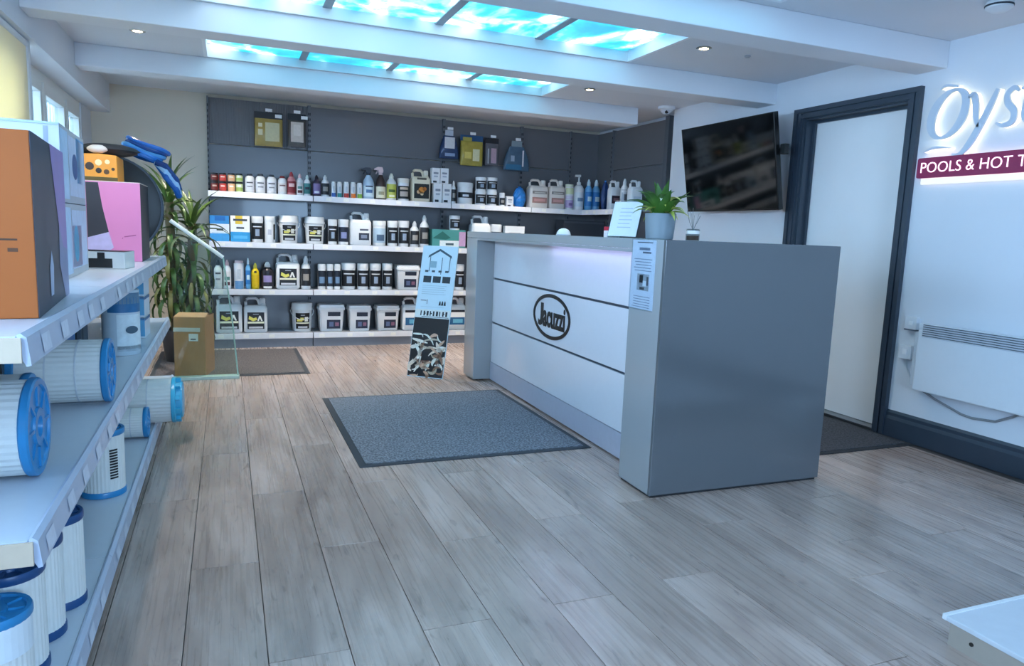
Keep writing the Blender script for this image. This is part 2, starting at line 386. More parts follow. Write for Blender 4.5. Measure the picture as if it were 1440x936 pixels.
# ---- mats
def mat_carpet(col, col2, nm):
    mt = bpy.data.materials.new(nm); mt.use_nodes = True; nt = mt.node_tree; b = nt.nodes['Principled BSDF']
    tc = nt.nodes.new('ShaderNodeTexCoord'); nz = nt.nodes.new('ShaderNodeTexNoise'); nz.inputs['Scale'].default_value = 120; nz.inputs['Detail'].default_value = 2
    n2 = nt.nodes.new('ShaderNodeTexNoise'); n2.inputs['Scale'].default_value = 95; n2.inputs['Detail'].default_value = 4
    nt.links.new(tc.outputs['Object'], nz.inputs[0]); nt.links.new(tc.outputs['Object'], n2.inputs[0])
    cr = nt.nodes.new('ShaderNodeValToRGB'); e = cr.color_ramp.elements; e[0].position = .36; e[0].color = (*lin(col), 1); e[1].position = .64; e[1].color = (*lin(col2), 1)
    nt.links.new(n2.outputs[0], cr.inputs[0]); nt.links.new(cr.outputs[0], b.inputs['Base Color']); b.inputs['Roughness'].default_value = .9; b.inputs['Specular IOR Level'].default_value = .15
    bp = nt.nodes.new('ShaderNodeBump'); bp.inputs['Strength'].default_value = .6; bp.inputs['Distance'].default_value = .004
    nt.links.new(nz.outputs[0], bp.inputs['Height']); nt.links.new(bp.outputs[0], b.inputs['Normal'])
    return mt
def door_mat(lab, x0, x1, y0, y1, m1, m2, bw=.035):
    t = thing('floor_mat', lab, 'mat', ((x0+x1)/2, (y0+y1)/2, 0)); a, b = (x1-x0)/2, (y1-y0)/2
    MB().box(-a,a,-b,-b+bw,0,.005).box(-a,a,b-bw,b,0,.005).box(-a,-a+bw,-b+bw,b-bw,0,.005).box(a-bw,a,-b+bw,b-bw,0,.005).build('rubber_border', m2, t)
    B(-a+bw, a-bw, -b+bw, b-bw, 0, .009).build('pile', m1, t)
CG = mat_carpet('#565b63', '#9096a0', 'grey_mat_pile'); CD = mat_carpet('#3c3d42', '#5d5f65', 'dark_mat_pile'); CB = mat_carpet('#4d4a4c', '#76706f', 'brown_mat_pile')
rub = M('#3a3f46', .7)
door_mat('large speckled grey entrance mat in front of the reception counter', .588, 1.865, 3.375, 4.855, CG, rub)
door_mat('dark brown-grey mat on floor before the left back shelves', -.55, .6, 5.72, 6.92, CB, rub)
door_mat('dark mat on floor in front of the white door', 2.95, 3.8, 2.925, 3.95, CD, M('#2b2e33', .7))
# ---------------------------------------------------------------- back wall shelving
def panel_mat(rib):
    mt = bpy.data.materials.new('grey_steel_panel'); mt.use_nodes = True; nt = mt.node_tree; b = nt.nodes['Principled BSDF']
    b.inputs['Base Color'].default_value = (*lin('#6b6c71'), 1); b.inputs['Roughness'].default_value = .3; b.inputs['Metallic'].default_value = .1; b.inputs['Coat Weight'].default_value = .25; b.inputs['Coat Roughness'].default_value = .06
    tc = nt.nodes.new('ShaderNodeTexCoord'); wv = nt.nodes.new('ShaderNodeTexWave'); wv.inputs['Scale'].default_value = 14 if rib else 2
    nt.links.new(tc.outputs['Object'], wv.inputs[0])
    bp = nt.nodes.new('ShaderNodeBump'); bp.inputs['Strength'].default_value = .5 if rib else .03; bp.inputs['Distance'].default_value = .004
    nt.links.new(wv.outputs['Fac'], bp.inputs['Height']); nt.links.new(bp.outputs[0], b.inputs['Normal'])
    return mt
PAN, PANR = panel_mat(False), panel_mat(True)
shelf_m = M('#8b909a', .4, var=.03); strip_m = M('#e4e7ee', .3, var=.05, scale=18); plinth_m = M('#7f8794', .4); up_m = M('#6d7076', .4, .2)
slot_m = M('#0d0e11', .8); ticket_m = M('#f3f3f0', .5, var=.1, scale=90)
SZ = (.135, .55, .985, 1.435)
def shelving_bay(lab, x0, x1, rib, ox=0, oy=0, rz=0., tickets=()):
    t = thing('shelving_bay', lab, 'shelving', (ox, oy, 0), rz, 'grey wall shelving bays')
    zs = (.1, .55, .985, 1.435, 1.88, 2.30)
    for i in range(5):
        B(x0+.012, x1-.012, .345, .36, zs[i]+.003, zs[i+1]-.003).build('back_panel', PANR if (rib and i == 4) else PAN, t, bevel=.0015)
    for x in (x0, x1):
        s = 1 if x == x0 else -1
        u = B(min(x, x+s*.014), max(x, x+s*.014), .32, .375, 0, 2.305).build('upright', up_m, t)
        sm = MB()
        for k in range(42): sm.box(min(x+s*.003, x+s*.011), max(x+s*.003, x+s*.011), .3185, .322, .12+k*.051, .145+k*.051)
        sm.build('slot_row', slot_m, u, kind='stuff')
    for i, z in enumerate(SZ):
        sh = B(x0+.004, x1-.004, .0, .34, z-.022, z).build('shelf', shelf_m, t)
        B(x0+.004, x1-.004, -.012, -.001, z-.05, z+.002).build('price_strip', strip_m, sh, bevel=.002)
        for k in range(int((x1-x0)/.23)):
            xx = x0+.08+k*.23+random.uniform(-.04, .04)
            B(xx, xx+.05, -.0135, -.0121, z-.04, z-.008).build('price_ticket', ticket_m, sh)
    B(x0+.004, x1-.004, .01, .34, 0, .112).build('plinth', plinth_m, t)
    return t
XS = (-.15, .765, 2.12, 3.0, 3.6)
LB = ('grey wall shelving bay at far left with ribbed top panel', 'wide grey wall shelving bay behind the leaning display board',
      'grey wall shelving bay with four hanging packs behind the counter', 'grey wall shelving bay in the corner behind the paper stand')
for i in range(4): shelving_bay(LB[i], XS[i], XS[i+1], i == 0, 0, 7.03)
# corner filler and the return bay along the right wall
shelving_bay('short grey shelving bay returning along the right wall beside the television', -7.015, -5.93, False, 3.6, 0, R(-90))
# corner infill
t = thing('corner_shelving', 'narrow grey corner unit where the two shelving runs meet', 'shelving', (3.61, 7.375, 0))
B(0, .345, .0, .015, .1, 2.3).build('back_panel', PAN, t)
B(.335, .35, -.34, -.002, .1, 2.3).build('side_panel', PAN, t)
for z in SZ: B(0, .334, -.33, -.002, z-.022, z).build('shelf', shelf_m, t)
B(3.87, 3.99, 5.86, 5.925, 0, 2.31).build('shelving_end_panel', M('#5a6068', .4, .1), label='tall dark grey end panel closing the return shelving beside television', cat='panel', bevel=.003)
# ---------------------------------------------------------------- product builders (front faces -y, base at origin)
PL_W = '#eef0f2'
def patch(t, x0, x1, z0, z1, y, col, name='print', p=None, rough=.45):
    return MB().add([(x0,y,z0),(x1,y,z0),(x1,y,z1),(x0,y,z1)], [(0,1,2,3)]).build(name, M(col, rough, var=.12, scale=60), p or t)
STY = {   # body, cap, [label bands: (z0,z1,colour)], [marks: (u0,u1,z0,z1,colour)]
 'darkred': ('#3a1d18','#1b1513',[(.12,.75,'#7d2a22')],[(-.5,.5,.45,.6,'#d9b9a4')]),
 'red': ('#c94a40','#1f1b1a',[(.12,.75,'#d8483e')],[(-.5,.5,.45,.6,'#f5cdbf')]),
 'orange': ('#efc49a','#1f1b1a',[(.12,.75,'#efb98c')],[(-.5,.5,.45,.6,'#fff1df')]),
 'green': ('#dfe8b4','#23251b',[(.12,.45,'#a6bf63')],[(-.5,.5,.5,.7,'#f7f9e9')]),
 'palegreen': (PL_W,'#dfe9d2',[(.15,.7,'#d3dfb8')],[]), 'lilac': (PL_W,'#e6dcee',[(.15,.7,'#cbb2d9')],[(-.4,.4,.3,.5,'#8b6ca0')]),
 'whitegrey': (PL_W,'#39404a',[(.15,.62,'#dfe2e8')],[(-.6,.6,.5,.56,'#4a4f58'),(-.5,.5,.3,.36,'#8a8f99')]),
 'whitered': (PL_W,'#8f2b2b',[(.15,.62,'#e9e4e2')],[(-.6,.6,.45,.52,'#7c5a58')]),
 'pinkred': ('#d98f93','#b9474f',[(.1,.6,'#8c2733')],[(-.6,.6,.35,.5,'#f1c9c9')]),
 'whitepink': (PL_W,'#e9bfc0',[(.1,.6,'#e6e3e1')],[(-.6,.6,.3,.42,'#5d8f86'),(-.6,.6,.12,.24,'#5a2a33')]),
 'teal': (PL_W,'#d9ebe6',[(.1,.6,'#3f8585')],[(-.6,.6,.3,.42,'#1c2a3d')]),
 'purple': ('#40374f','#2a2433',[(.1,.6,'#8b79ab')],[(-.6,.6,.15,.25,'#efeaf4')]),
 'dark': (PL_W,'#eceef0',[(.1,.62,'#23252b')],[(-.55,.55,.26,.46,'#9a958e')]),
 'lblue': ('#6fb4e3','#d7ecf7',[(.15,.6,'#2f7fc6')],[(-.5,.5,.3,.45,'#d6eefa')]),
 'limegreen': (PL_W,'#f0efe0',[(.08,.6,'#c3c95a')],[(-.6,.6,.3,.4,'#4e6424'),(-.5,.5,.12,.2,'#f4f3cf')]),
 'yellow': ('#f0cf1c','#f5df4e',[(.1,.55,'#e3bd0e')],[(-.3,.3,.62,.7,'#3b3617')]),
 'lilacdark': ('#24222c','#f0f0f0',[(.12,.7,'#33303f')],[(-.6,.6,.25,.5,'#9f93c4'),(-.6,.6,.02,.1,'#f0f0f0')]),
 'grey': (PL_W,'#e9ebee',[(.15,.65,'#b9bec8')],[(-.5,.5,.3,.5,'#5d636f')]),
 'blk': (PL_W,'#f1f3f5',[(.12,.74,'#15171d')],[(-.75,.75,.58,.62,'#dfe2e6'),(-.32,.32,.24,.5,'#93a3bb')]),
 'blk2': (PL_W,'#eef1f3',[(.3,.55,'#20232a')],[(-.5,.2,.35,.45,'#d8dde4')]),
 'blue2': (PL_W,'#e9edf0',[(.12,.74,'#1b2433')],[(-.6,.6,.24,.5,'#6c8bab')]),
 'navy': (PL_W,'#f0f2f4',[(.12,.7,'#1c2338')],[(-.5,.5,.25,.5,'#8b93c0')]),
 'navyband': (PL_W,'#f0f2f4',[(.3,.62,'#252a3c')],[]),
 'sidelabel': (PL_W,'#f0f2f4',[],[(.55,.95,.12,.7,'#15171d'),(-.4,.2,.3,.5,'#c5c9d4')]),
 'beige': (PL_W,'#efeae2',[(.1,.66,'#1e1d1e')],[(-.7,.7,.5,.6,'#cdb9a6'),(-.7,.7,.2,.42,'#b9aca6')]),
 'paleblue': (PL_W,'#eef2f4',[(.12,.7,'#b7cfe0')],[(-.5,.6,.2,.45,'#48617d')]),
 'ylw': (PL_W,'#f1f3f4',[],[]), 'cream': ('#efe4cb','#f1ead9',[],[]), 'darkprint': (PL_W,'#f0f2f4',[],[]), 'pinklabel': ('#f1e6dc','#f3ece4',[],[]),
 'darkred2': (PL_W,'#f0f2f4',[],[]), 'plain': (PL_W,'#f0f2f4',[],[]), 'blueprint': (PL_W,'#f0f2f4',[],[]), 'navy2': (PL_W,'#f1f3f5',[],[]),
 'spblue': ('#bcd5ea','#2b3240',[(.08,.42,'#dbeefb')],[(-.5,.5,.2,.3,'#5a7fb0'),(-.6,.6,.38,.42,'#26405e')]),
 'spbrown': ('#3b2d2c','#e2c9cb',[(.05,.4,'#e7e3cb')],[(-.5,.5,.15,.25,'#a8a183')]),
 'wpump': (PL_W,'#f0f0f0',[(.1,.5,'#dbe6ee')],[(-.5,.5,.25,.35,'#6f89a6')]),
}
for nm, c in (('tblue','#4b79c9'),('tteal','#3aa3a3'),('tred','#d1463a'),('torange','#ef7d2d'),('tgreen','#8dbb4c'),('tblue2','#6a9cc9')): STY[nm] = (PL_W, '#e9cfd2' if nm == 'tblue2' else '#f2f4f4', [], [(-.8,.8,.0,.28,c),(-.3,.3,.35,.7,'#cdd6de')])
def prof_at(prof, z):
    for (r0, z0), (r1, z1) in zip(prof[:-1], prof[1:]):
        if z0 <= z <= z1 and z1 > z0: return r0+(r1-r0)*(z-z0)/(z1-z0)
    return prof[-1][0]
def round_label(t, st, prof, h, par=None):
    e = .0012
    for z0, z1, c in st[2]:
        ra, rb = prof_at(prof, z0*h)+e, prof_at(prof, z1*h)+e
        lb = MB().arc(ra, -1.25, 1.25, z0*h, z1*h, 12, r1=rb).build('label', M(c, .45, var=.1, scale=70), par or t, smooth=True)
    for u0, u1, z0, z1, c in st[3]:
        ra, rb = prof_at(prof, z0*h)+2*e, prof_at(prof, z1*h)+2*e
        MB().arc(ra, u0*1.1, u1*1.1, z0*h, z1*h, 8, r1=rb).build('print', M(c, .45, var=.15, scale=90), par or t, smooth=True)
def body_lathe(t, prof, col, name='body', n=24, rough=.35): return MB().lathe(prof, n).build(name, M(col, rough, var=.03), t, smooth=True)
def p_tub(t, w, h, st):
    r = w/2; p = [(r*.9,0),(r*.94,.006),(r*.96,h*.8),(r*.96,h*.82)]
    body_lathe(t, p, st[0]); body_lathe(t, [(r*.97,h*.8),(r,h*.81),(r,h*.97),(r*.96,h),(r*.8,h),(r*.78,h*.985)], st[1], 'lid')
    round_label(t, st, p, h)
def p_jar(t, w, h, st):
    r = w/2; p = [(r*.92,0),(r*.97,.004),(r*.97,h*.76),(r*.8,h*.8)]
    body_lathe(t, p, st[0], n=18); body_lathe(t, [(r*.86,h*.79),(r*.92,h*.8),(r*.92,h*.98),(r*.86,h)], st[1], 'lid', n=18); round_label(t, st, p, h)
def p_bottle(t, w, h, st):
    r = w/2; p = [(r*.9,0),(r,.006),(r,h*.62),(r*.9,h*.7),(r*.5,h*.79),(r*.36,h*.82)]
    body_lathe(t, p, st[0]); body_lathe(t, [(r*.46,h*.8),(r*.48,h*.81),(r*.46,h*.9),(r*.36,h*.93),(r*.22,h*.99),(r*.16,h)], st[1], 'cap', n=16); round_label(t, st, p, h)
def p_dome(t, w, h, st):
    r = w/2; p = [(r*.9,0),(r,.006),(r,h*.66),(r*.95,h*.76),(r*.8,h*.84),(r*.55,h*.9)]
    body_lathe(t, p, st[0]); body_lathe(t, [(r*.6,h*.87),(r*.62,h*.89),(r*.6,h*.97),(r*.5,h)], st[1], 'cap', n=16); round_label(t, st, p, h)
def p_tube(t, w, h, st):
    r = w/2; p = [(r*.95,0),(r,.004),(r,h*.9),(r*.7,h*.92)]
    body_lathe(t, p, st[0], n=16); body_lathe(t, [(r*.8,h*.9),(r*.85,h*.91),(r*.82,h*.985),(r*.7,h)], st[1], 'cap', n=14); round_label(t, st, p, h)
def p_spray(t, w, h, st):
    r = w/2; p = [(r*.9,0),(r,.008),(r,h*.48),(r*.85,h*.6),(r*.4,h*.74),(r*.3,h*.78)]
    body_lathe(t, p, st[0]); round_label(t, st, p, h); c = M(st[1], .4)
    MB().lathe([(r*.36,h*.76),(r*.4,h*.77),(r*.38,h*.83)], 14).build('collar', c, t, smooth=True)
    MB().prism([(-r*.5,h*.83),(r*.45,h*.83),(r*.5,h*.9),(r*.3,h),(-r*.6,h),(-r*1.25,h*.95),(-r*1.25,h*.9),(-r*.5,h*.9)], 'y', -r*.3, r*.3).build('trigger_head', c, t, bevel=.003)
    MB().tube([(-r*.65,0,h*.9),(-r*.75,0,h*.84),(-r*.95,0,h*.78)], r*.12, 6).build('trigger', c, t)
def p_pump(t, w, h, st):
    r = w/2; p = [(r*.9,0),(r,.006),(r,h*.6),(r*.7,h*.68),(r*.35,h*.72)]
    body_lathe(t, p, st[0]); round_label(t, st, p, h); c = M(st[1], .4)
    MB().lathe([(r*.4,h*.71),(r*.4,h*.78),(r*.16,h*.8),(r*.12,h*.94)], 14).build('collar', c, t, smooth=True)
    MB().prism([(r*.3,h*.93),(r*.3,h),(-r*.75,h*.99),(-r*.85,h*.92),(-r*.7,h*.93)], 'y', -r*.2, r*.2).build('pump_head', c, t, bevel=.003)
def flat_label(t, kind, w, h, y, k=1.):
    P = lambda x0,x1,z0,z1,c,e=1,n='print': patch(t, x0*w, x1*w, z0*h, z1*h, y-.0008*e, c, n)
    if kind in ('ylw',):
        P(-.36,.36,.12,.66,'#14151a',1,'label'); P(-.35,.35,.3,.36,'#efeed2',2); P(-.3,.3,.14,.2,'#cfd2d6',2)
        MB().prism([(-.31*w,.44*h),(-.12*w,.37*h),(.06*w,.42*h),(.02*w,.5*h),(-.1*w,.47*h),(-.28*w,.55*h)], 'y', y-.0024, y-.0016).build('swoosh', M('#e8df6a', .5), t)
        MB().prism([(.06*w,.38*h),(.14*w,.55*h),(.2*w,.55*h),(.29*w,.38*h),(.22*w,.38*h),(.17*w,.48*h),(.13*w,.38*h)], 'y', y-.0024, y-.0016).build('print', M('#f2f2ea', .5), t)
        P(-.12,.12,.585,.61,'#a9adb5',2)
    elif kind == 'cream':
        P(-.4,.4,.12,.62,'#17150f',1,'label')
        for cx, cz, r, c in ((0,.4,.17,'#d98a2e'),(-.16,.34,.1,'#e8b887'),(.17,.45,.1,'#c9742a'),(.02,.28,.09,'#e2c59a')):
            MB().lathe([(r*w,0),(r*w*.8,.0008)], 10, (cx*w, y-.0018, cz*h), axis='y').build('flower_print', M(c, .5, var=.3, scale=120), t)
        P(-.25,.25,.76,.83,'#5a5346',2)
    elif kind == 'darkprint': P(-.1,.38,.18,.42,'#2b3142',1,'label'); P(-.06,.34,.5,.56,'#5a6272'); P(0,.28,.24,.36,'#8089a0',2)
    elif kind == 'pinklabel':
        P(-.4,.4,.2,.42,'#b98a80',1,'label'); P(-.3,.3,.26,.36,'#e0a9a0',2); P(-.4,.4,.55,.66,'#9c9188',1,'label'); P(-.3,.3,.58,.62,'#d8cfc6',2)
    elif kind == 'darkred2': P(-.4,.4,.25,.55,'#3a2831',1,'label'); P(-.25,.25,.35,.47,'#8c6a70',2)
    elif kind == 'plain': P(-.3,.3,.3,.5,'#d2dbe8',1,'label')
    elif kind == 'navyband': P(-.42,.42,.26,.45,'#252a3c',1,'label')
    elif kind == 'blueprint': P(-.4,.4,.62,.7,'#20242e',1,'label'); P(-.38,.4,.18,.44,'#22608f',1,'label'); P(-.2,.3,.24,.38,'#69b3d0',2)
    elif kind == 'navy2':
        P(-.2,.36,.62,.76,'#222b3d',1,'label'); P(-.24,.36,.1,.44,'#1d2740',1,'label'); P(-.12,.1,.18,.36,'#5d6d92',2); P(.14,.3,.2,.34,'#8a5f78',2)
def p_bucket(t, w, h, st, style):
    r = w/2*.94; p = [(r*.82,0),(r*.84,.006),(r*.93,h*.74),(r*.93,h*.76)]
    body_lathe(t, p, st[0]); body_lathe(t, [(r*.95,h*.74),(r,h*.75),(r,h*.82),(r*.96,h*.84),(r*.96,h*.96),(r*.92,h)], st[1], 'lid')
    e = .0014
    def A(u0,u1,z0,z1,c,k,n='print'): MB().arc(prof_at(p,z0*h)+e*k, u0, u1, z0*h, z1*h, 8, r1=prof_at(p,z1*h)+e*k).build(n, M(c,.45,var=.1,scale=70), t, smooth=True)
    A(-.75,.75,.1,.66,'#14151a',1,'label'); A(-.72,.72,.28,.33,'#efeed2',2); A(-.5,.5,.12,.19,'#c9ccd2',2); A(-.6,-.05,.36,.44,'#e8df6a',2); A(-.25,.1,.4,.5,'#e3da74',2); A(.18,.55,.36,.52,'#f2f2ea',2); A(-.2,.2,.57,.6,'#a9adb5',2)
    pts = [(math.cos(a)*(r+.004), -r*.25*math.sin(a)-.0, h*.72-h*.33*math.sin(a)) for a in [math.pi*k/14 for k in range(15)]]
    pts = [(x*(1.04 if 2 < i < 12 else 1.0), -abs(r*1.02*math.sin(math.pi*i/14))*.0-math.sqrt(max(0, (r*1.03)**2-min(abs(x), r*1.0)**2))*.0, z) for i, (x, y, z) in enumerate(pts)]
    hp = []
    for i in range(17):
        a = math.pi*i/16; x = math.cos(a)*(r+.006); y = -math.sin(a)*(r+.008); hp.append((x, y, h*.74-math.sin(a)*h*.3))
    MB().tube(hp, .0032, 6).build('handle', M('#dfe2e4', .3), t, smooth=True)
def p_square(t, w, h, st, style):
    d = w*.85; mb = MB(); rr = w*.09
    mb.rings([ring(w*.8,d*.8,rr,0), ring(w*.83,d*.83,rr,.006), ring(w*.92,d*.92,rr,h*.8)]); mb.build('body', M(st[0],.35,var=.03), t, smooth=True)
    MB().rings([ring(w*.93,d*.93,rr,h*.8), ring(w,d,rr,h*.81), ring(w,d,rr,h*.9), ring(w*.95,d*.95,rr,h*.92), ring(w*.93,d*.93,rr,h)]).build('lid', M(st[1],.35,var=.03), t, smooth=True)
    lab = bpy.data.objects.new('label_plate', None)
    # labels follow the sloping front face
    sl = (w*.0+ (d*.92-d*.83)/2)/(h*.8-.006)
    for x0,x1,z0,z1,c,n in ((-.16,.36,.58,.74,'#222b3d','label'),(-.2,.36,.1,.44,'#1d2740','label'),(-.1,.08,.18,.36,'#5d6d92','print'),(.14,.3,.2,.34,'#8a5f78','print')):
        e = .001 if n == 'label' else .002
        Y = lambda z: -d*.83/2-sl*(z-.006)-e
        MB().add([(x0*w*.9,Y(z0*h),z0*h),(x1*w*.9,Y(z0*h),z0*h),(x1*w*.9,Y(z1*h),z1*h),(x0*w*.9,Y(z1*h),z1*h)],[(0,1,2,3)]).build(n, M(c,.45,var=.12,scale=60), t)
    bpy.data.objects.remove(lab)
def p_jug(t, w, h, st, style):
    d = min(w*.72, .15); rr = min(w, d)*.22
    hb = h*.7
    MB().rings([ring(w*.92,d*.92,rr,0), ring(w,d,rr,.01), ring(w,d,rr,hb*.96), ring(w*.97,d*.95,rr,hb), ring(w*.86,d*.7,rr*.8,hb+h*.06)]).build('body', M(st[0],.35,var=.03), t, smooth=True)
    # handle loop over the left two thirds with a hole, spout on the right
    zt, zb = h*.985, hb+h*.03; xl, xr = -w*.43, w*.13; th = h*.055
    hp = [(xl+w*.02,0,zb),(xl+w*.01,0,zb+(zt-zb)*.5),(xl+w*.06,0,zt-th*1.2),(xl+w*.14,0,zt-th*.6),(xr-w*.12,0,zt-th*.6),(xr-w*.02,0,zt-th*1.5),(xr+w*.06,0,zb)]
    MB().tube(hp, th*.75, 10).build('handle', M(st[0],.35,var=.03), t, smooth=True)
    MB().lathe([(w*.15,hb-.0),(w*.14,hb+h*.1),(w*.11,hb+h*.13)], 16, (w*.3,0,0)).build('spout', M(st[0],.35,var=.03), t, smooth=True)
    MB().lathe([(w*.12,hb+h*.12),(w*.13,hb+h*.13),(w*.125,hb+h*.24),(w*.1,hb+h*.26)], 16, (w*.3,0,0)).build('cap', M(st[1],.4,var=.03), t, smooth=True)
    flat_label(t, style, w, hb/.8, -d/2-.0006)
    return d
def p_carton(t, w, h, st, style):
    d = .07 if style == 'wcart' else min(.2, max(w*.6, .08)); y = -d/2
    bc = {'wcart':'#eef0f3','bluebox':'#dfe9f2','yellowbox':'#f0f2f2','tealbox':'#4f9a96','darkbox':'#3a3e46'}[style]
    B(-w/2,w/2,-d/2,d/2,0,h).build('body', M(bc,.5,var=.04), t, bevel=.0015)
    P = lambda x0,x1,z0,z1,c,e=1,n='print': patch(t, x0*w, x1*w, z0*h, z1*h, y-.0008*e, c, n)
    if style == 'wcart': P(-.3,.3,.6,.72,'#8f97a6'); P(-.25,.25,.4,.5,'#b9c0cc'); P(-.35,.1,.04,.16,'#2a2e38')
    if style == 'bluebox': P(-.5,.5,.68,1,'#2f86c9'); P(-.24,.3,.8,.98,'#1d66ad',2); P(-.5,.5,.0,.3,'#3f9bd8'); P(-.15,.2,.42,.5,'#33404f'); P(-.4,.4,.3,.34,'#a9cbe4')
    if style == 'yellowbox': P(-.5,.5,.0,.38,'#2f9bd8'); P(-.25,.12,.68,1,'#e0c13c'); P(-.36,.36,.8,.88,'#39414c',2); P(-.2,.2,.5,.57,'#444c57'); P(-.36,.36,.12,.24,'#58b4e6',2)
    if style == 'tealbox':
        P(.3,.5,.1,.9,'#c9a3c8'); P(-.28,.3,.02,.4,'#e3eff2'); P(-.1,.14,.14,.26,'#3c5a66',2)
        MB().prism([(-.5*w,.5*h),(-.2*w,.9*h),(.05*w,.55*h),(-.1*w,.45*h)], 'y', y-.002, y-.001).build('print', M('#2c6f68',.5), t)
    if style == 'darkbox': P(-.48,.48,.9,.96,'#4a4f58')
def p_bag(t, w, h, st, style):
    rnd = random.Random(int(w*1e4)); n = 16; rg = []
    for i in range(9):
        f = i/8; s = math.sin(math.pi*(.12+.8*f))**.6
        rg.append([(w/2*s*math.cos(2*math.pi*k/n)*rnd.uniform(.86,1.06), w*.35*s*math.sin(2*math.pi*k/n)*rnd.uniform(.8,1.1), h*f) for k in range(n)])
    MB().rings(rg).build('bag_body', M({'blue':'#2b86d6','navy':'#1f3f77'}[style],.3,var=.3,scale=25,bump=.5), t, smooth=False)
    MB().lathe([(w*.14,h*.97),(w*.06,h*1.0),(w*.16,h*1.06)], 10).build('neck', M('#3f93dd',.3,var=.2), t)
CATN = {'jar':('small_jar','jar'),'dome':('chemical_bottle','bottle'),'bottle':('chemical_bottle','bottle'),'tube':('reagent_tube','tube'),'spray':('spray_bottle','bottle'),
 'tub':('chemical_tub','tub'),'jug':('chemical_jug','jug'),'carton':('product_carton','box'),'bag':('product_bag','bag'),'pump':('pump_bottle','bottle'),'bucket':('handled_bucket','bucket'),'square':('square_bucket','bucket')}
SHN = {1.435:'stock on the top back shelf', .985:'stock on the second back shelf', .55:'stock on the third back shelf', .135:'stock on the bottom back shelf'}
